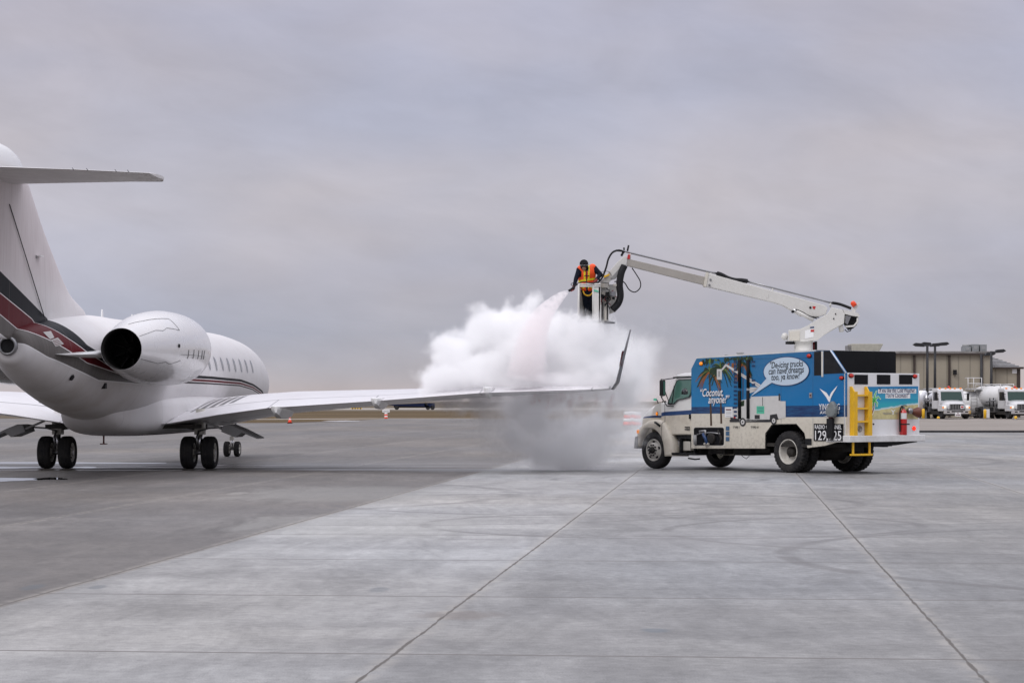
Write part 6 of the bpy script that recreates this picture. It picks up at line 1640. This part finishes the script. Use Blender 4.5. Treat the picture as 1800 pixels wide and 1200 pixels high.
for i in range(4): mb.box(((-8 + i * 4.6) * k_, -.03, 1.0 * k_), ((-6.3 + i * 4.6) * k_, 0, 2.8 * k_), M_black)
mb.build('rail', o); mb = MB(); mb.box((-8 * k_, 0, 0), (-7 * k_, .5, 1 * k_), M_grey); mb.box((6 * k_, 0, 0), (7 * k_, .5, 1 * k_), M_grey); mb.build('foot', o)
M_dnavy = paint('dark navy lorry paint', (.006, .012, .045), .5, spec=.2, dirt=.1)
l0 = Vector(((722 - 900) * 480 / FPX, 480, .0)); k_ = 480 / FPX; o = empty('lorry', l0, 0, 'dark blue flatbed lorry far off under the wing by the steam', 'lorry')
zq = lambda py: CZ + (HOR - py) * k_
mb = MB(); mb.prism([(-43 * k_, 0, zq(712.6)), (28 * k_, 0, zq(714.5)), (28 * k_, 0, zq(708)), (-30 * k_, 0, zq(710.5))], (0, 2.4, 0), M_dnavy); mb.build('load_bed', o)
mb = MB(); mb.box((24 * k_, 0, zq(716)), (42 * k_, 2.4, zq(708)), M_dnavy); mb.box((26 * k_, -.03, zq(711.5)), (30 * k_, 0, zq(709.2)), M_glassd); mb.build('cab', o, bevel=.1)
for x in (30, 38, -25):
    for y in (.1, 2.0): mb = MB(); mb.lathe((x * k_, y, .42), (0, 1, 0), [(-.1, .3), (-.1, .42), (.25, .42), (.25, .3)], M_rubber, 18); mb.build('wheel', o)
mb = MB(); mb.box((-30 * k_, .3, .45), (40 * k_, 2.1, zq(712.6)), M_under); mb.build('chassis', o)
src_b = None
for i, (px, D, lb) in enumerate(((1103, 170, 'red and white barrel by the cab, the one deepest in the steam'), (1111, 176, 'middle red and white barrel of three beyond the truck nose'), (1120, 168, 'red and white barrel beyond the truck nose, next to the fender'))):
    if src_b is None:
        o = empty('traffic_barrel', (0, 0, 0), 0, lb, 'barrel', 'red and white barrels beyond the steam')
        for q in range(4):
            mb = MB(); mb.lathe((0, 0, 0), (0, 0, 1), [(q * .24, .30 - .015 * q), ((q + 1) * .24, .285 - .015 * q)], M_oran if q % 2 == 0 else M_wht, 18); mb.build('barrel_band', o)
        src_b = o
    else: o = copy_tree(src_b); o['label'] = lb
    o.location = ((px - 900) * D / FPX, D, 0)

# far rim beyond the left wing: house, long white sheds, a bare bush
FD = 1500.; fk = FD / FPX
def F(px, py, D=FD): return W(px, py, D)
o = empty('house', F(11.5, 701), 0, 'tiny far-off house with dark gable roof under the tail', 'house'); O_ = o.location
mb = MB(); mb.box((-4 * fk, 0, -2.5), (4.5 * fk, 8, 5.5 * fk), M_wht); mb.box((-2 * fk, -.1, -2.5), (2 * fk, 0, 3 * fk), M_under); mb.build('wall', o)
mb = MB(); mb.prism([(-5.5 * fk, -.5, 5 * fk), (0.5 * fk, -.5, 9.2 * fk), (6 * fk, -.5, 5 * fk)], (0, 9, 0), M_under); mb.build('roof', o)
for x0, x1, dk, lb in ((16, 39, 33, 'long pale shed on the skyline beside the far house'), (56, 84, 60, 'long pale shed on the skyline beyond the bush')):
    o = empty('shed', F((x0 + x1) / 2, 701), 0, lb, 'shed'); w_ = (x1 - x0) / 2 * fk; mb = MB(); mb.box((-w_, 0, -2.5), (w_, 20, 4.2 * fk), paint('pale shed wall', (.30, .34, .36), .6, dirt=.2)); mb.build('wall', o)
    mb = MB(); mb.box((-w_, -1, 4.2 * fk), (w_, 21, 5 * fk), paint('pale shed roof', (.42, .44, .45), .6, dirt=.2)); mb.box(((dk - (x0 + x1) / 2 - 2) * fk, 4, 5 * fk), ((dk - (x0 + x1) / 2 + 2) * fk, 8, 7.2 * fk), M_under); mb.build('roof', o)
o = empty('tree', F(48.5, 702), 0, 'bare rounded grey tree between the far sheds', 'tree'); M_twig = paint('bare winter twigs', (.09, .078, .075), .9, dirt=.3); M_bark = paint('grey bark', (.06, .05, .045), .9, dirt=.2)
rn = random.Random(11); mb = MB()
for i in range(900):
    a, b_ = rn.uniform(0, 2 * math.pi), math.acos(rn.uniform(-.3, 1)); q = rn.uniform(.4, 1) ** .5 * (1 + .15 * math.sin(5 * a)); p = Vector((math.cos(a) * math.sin(b_) * 8 * fk * q, math.sin(a) * math.sin(b_) * 6 * fk * q, 3 * fk + math.cos(b_) * 7.5 * fk * q))
    d = Vector((rn.uniform(-1, 1), rn.uniform(-1, 1), rn.uniform(.2, 1))).normalized() * .9; e_ = d.cross(Vector((rn.uniform(-1, 1), rn.uniform(-1, 1), .3))).normalized() * .16
    mb.face([p - e_, p + e_, p + d + e_, p + d - e_], M_twig)
mb.build('crown', o); mb = MB(); mb.tube([(0, 0, -2.5), (0, 0, 2 * fk)], [.45, .3], M_bark, 8)
for i in range(9):
    a = rn.uniform(0, 6.28); mb.tube([(0, 0, rn.uniform(.3, 1.4) * fk), (math.cos(a) * 2 * fk, math.sin(a) * 2 * fk, 4 * fk), (math.cos(a) * 4.5 * fk, math.sin(a) * 4 * fk, rn.uniform(5, 8) * fk)], [.2, .14, .05], M_bark, 5)
mb.build('trunk', o)
# ------------------------------------------------------------------ steam, mist and the jet of fluid
def vapour(name, blobs, dens, col, amp, nscale, soft, label, cat, grow=1.16, aniso=.0, det=5, rough=.62):
    """cloud of blobs (px, py, rx, ry in picture units at depth D, rd metres deep, strength)"""
    mb = MB(); C = []
    for px, py, rx, ry, D, rd, wt in blobs:
        c_ = W(px, py, D); C.append((c_, Vector((rx * D / FPX, rd, ry * D / FPX)), wt))
    for c_, r_, wt in C:
        rings = []
        for i in range(1, 12):
            t = math.pi * i / 12; rings.append([c_ + Vector((r_.x * grow * math.sin(t) * math.cos(a), r_.y * grow * math.sin(t) * math.sin(a), -r_.z * grow * math.cos(t))) for a in [2 * math.pi * k / 20 for k in range(20)]])
        mb.loft(rings, None or M_wht)
    for v in mb.v: v.z = max(v.z, .012)
    o = mb.build(name)
    m_ = o.modifiers.new('fuse', 'REMESH'); m_.mode = 'VOXEL'; m_.voxel_size = .10
    dg = bpy.context.evaluated_depsgraph_get(); dg.update(); me = bpy.data.meshes.new_from_object(o.evaluated_get(dg)); o.modifiers.clear(); o.data = me
    for v in me.vertices: v.co.z = max(v.co.z, .012)
    m = bpy.data.materials.new(name + ' vapour'); m.use_nodes = True; t = m.node_tree
    for n_ in list(t.nodes):
        if n_.type == 'BSDF_PRINCIPLED': t.nodes.remove(n_)
    g = NT(t); out = [n_ for n_ in t.nodes if n_.type == 'OUTPUT_MATERIAL'][0]
    P = g.new('ShaderNodeNewGeometry').outputs['Position']
    # break the outline up with layered noise
    nv = g.new('ShaderNodeTexNoise'); nv.inputs['Scale'].default_value = nscale * .6; nv.inputs['Detail'].default_value = 2; g.put(nv.inputs['Vector'], P)
    off = g.vec('SCALE', g.vec('SUBTRACT', nv.outputs['Color'], (.5, .5, .5))); off.node.inputs[3].default_value = .7
    nw = g.new('ShaderNodeTexNoise'); nw.inputs['Scale'].default_value = nscale * 2.6; nw.inputs['Detail'].default_value = 2; g.put(nw.inputs['Vector'], P)
    of2 = g.vec('SCALE', g.vec('SUBTRACT', nw.outputs['Color'], (.5, .5, .5))); of2.node.inputs[3].default_value = .28
    Q = g.vec('ADD', g.vec('ADD', P, off), of2); tot = None
    for c_, r_, wt in C:
        d = g.vec('LENGTH', g.vec('DIVIDE', g.vec('SUBTRACT', Q, tuple(c_)), tuple(r_)))
        v = g.math('MULTIPLY', g.math('SUBTRACT', 1.0, d), 1.0)
        if wt != 1: v = g.math('MULTIPLY', v, wt)
        tot = v if tot is None else g.math('MAXIMUM', tot, v)
    n1 = g.noise(P, nscale, det, rough)
    f = g.math('ADD', tot, g.math('MULTIPLY', g.math('SUBTRACT', n1, .52), amp))
    d_ = g.mr(f, 0.0, soft, 0, 1, True)
    vol = g.new('ShaderNodeVolumePrincipled'); vol.inputs['Color'].default_value = tuple(col) + (1,); vol.inputs['Anisotropy'].default_value = aniso
    g.put(vol.inputs['Density'], g.math('MULTIPLY', d_, dens)); t.links.new(vol.outputs[0], out.inputs['Volume'])
    me.materials.clear(); me.materials.append(m)
    o.visible_shadow = True
    tag(o, label, cat, kind='stuff'); return o


cl = vapour('steam_cloud', [
    (805, 612, 68.2, 43.2, 58.2, 1.1, 1), (862, 592, 68.2, 51.8, 58.4, 1.2, 1), (912, 572, 50.6, 43.2, 58.4, 1.0, 1), (932, 535, 20.9, 28.1, 58.6, .6, 1), (790, 662, 68.2, 43.2, 57.9, 1.1, 1), (850, 655, 99.0, 51.8, 57.8, 1.2, 1),
    (935, 628, 104.5, 77.8, 58.0, 1.3, 1), (988, 582, 55.0, 49.7, 58.4, 1.0, 1), (1020, 618, 85.8, 62.6, 57.9, 1.2, 1), (1000, 662, 126.5, 49.7, 57.7, 1.2, 1), (1062, 655, 72.6, 51.8, 57.6, 1.2, 1), (1060, 608, 63.8, 56.2, 58.4, .9, .85), (1026, 578, 39.6, 30.2, 57.0, .6, .9), (1085, 650, 57.2, 71.3, 57.8, 1.0, .75)],
    4.8, (.993, .993, .995), 2.7, 1.15, .6, 'billowing white steam rolling over the wing tip', 'steam', grow=1.34, det=11, rough=.70)
ms_ = vapour('spray_mist', [
    (850, 712, 80, 36, 58.4, 1.2, .9), (925, 725, 110, 60, 58.6, 1.4, .95), (1010, 740, 110, 80, 58.8, 1.5, 1), (1052, 735, 52, 85, 59.2, 1.2, .9), (1005, 805, 100, 30, 58.8, 1.4, .95), (960, 790, 75, 52, 58.6, 1.1, .95), (1015, 770, 72, 58, 58.2, .9, .95), (895, 765, 70, 48, 58.6, 1.2, .9), (1000, 704, 120, 26, 58.0, 1.0, 1)],
    3.5, (.975, .975, .98), 3.4, 1.0, 1.2, 'thin grey mist drifting down to the concrete below the wing', 'mist', grow=1.3, det=9, rough=.66)
fv = vapour('wing_vapour', [(905, 672, 60, 20, 56.3, .35, 1), (985, 675, 80, 20, 56.0, .35, 1), (1065, 672, 60, 26, 55.7, .4, 1), (1092, 655, 30, 45, 55.8, .4, .9)],
    2.4, (.99, .985, .988), 2.4, 1.6, .8, 'thin vapour curling over the trailing edge of the sprayed wing', 'vapour', grow=1.2, det=8)
hz = vapour('drifting_steam', [(1096, 660, 55, 85, 60.9, 1.2, 1), (1128, 655, 64, 95, 64.2, 1.2, 1), (1085, 600, 50, 45, 60., 1.0, 1), (1120, 730, 60, 70, 64.4, 1.1, 1)],
    2.3, (.985, .985, .99), 1.9, .9, 1.2, 'faint white steam drifting past the winglet towards the truck cab', 'steam', grow=1.2, det=6)
ro_ = vapour('fluid_runoff', [(936, 704, 6, 22, 56.6, .15, 1), (950, 700, 5, 14, 56.5, .15, 1), (966, 709, 6, 26, 56.4, .15, 1), (981, 702, 4, 16, 56.4, .15, 1), (998, 708, 6, 26, 56.3, .15, 1), (1020, 702, 5, 16, 56.2, .15, 1), (1048, 703, 5, 20, 56.1, .15, 1), (1074, 706, 8, 28, 56.0, .15, 1)],
    6.0, (.93, .86, .86), .5, 3.0, .6, 'pinkish fluid falling in streaks from the trailing edge of the sprayed wing', 'fluid', grow=1.1, det=4)
# jet of fluid from the nozzle
jp = cat_rom([PB(999.2, 511.8, -.34), PB(985, 521.5, -.7), PB(966, 540, -1.0), PB(950, 562, -1.25), W(938, 590, 56.7), W(930, 625, 56.6), W(924, 668, 56.6)], 8); n_ = len(jp)
mb = MB(); mb.tube(jp, [.02 + .47 * (k / (n_ - 1)) ** .9 for k in range(n_)], M_wht, 20); jt = mb.build('spray_jet')
m = bpy.data.materials.new('pinkish fluid spray'); m.use_nodes = True; t = m.node_tree; t.nodes.remove([q for q in t.nodes if q.type == 'BSDF_PRINCIPLED'][0]); g = NT(t); out = [q for q in t.nodes if q.type == 'OUTPUT_MATERIAL'][0]
P = g.new('ShaderNodeNewGeometry').outputs['Position']; nn = g.noise(P, 9, 5, .7)
vol = g.new('ShaderNodeVolumePrincipled'); vol.inputs['Color'].default_value = (.995, .968, .972, 1); g.put(vol.inputs['Density'], g.math('MULTIPLY', g.mr(nn, .40, .62, .6, 9), g.mr(g.xyz(P)[2], 2.1, 3.4, .3, 1))); t.links.new(vol.outputs[0], out.inputs['Volume'])
jt.data.materials.clear(); jt.data.materials.append(m); tag(jt, 'pinkish white jet of fluid arching from the nozzle into the steam', 'spray', kind='stuff')
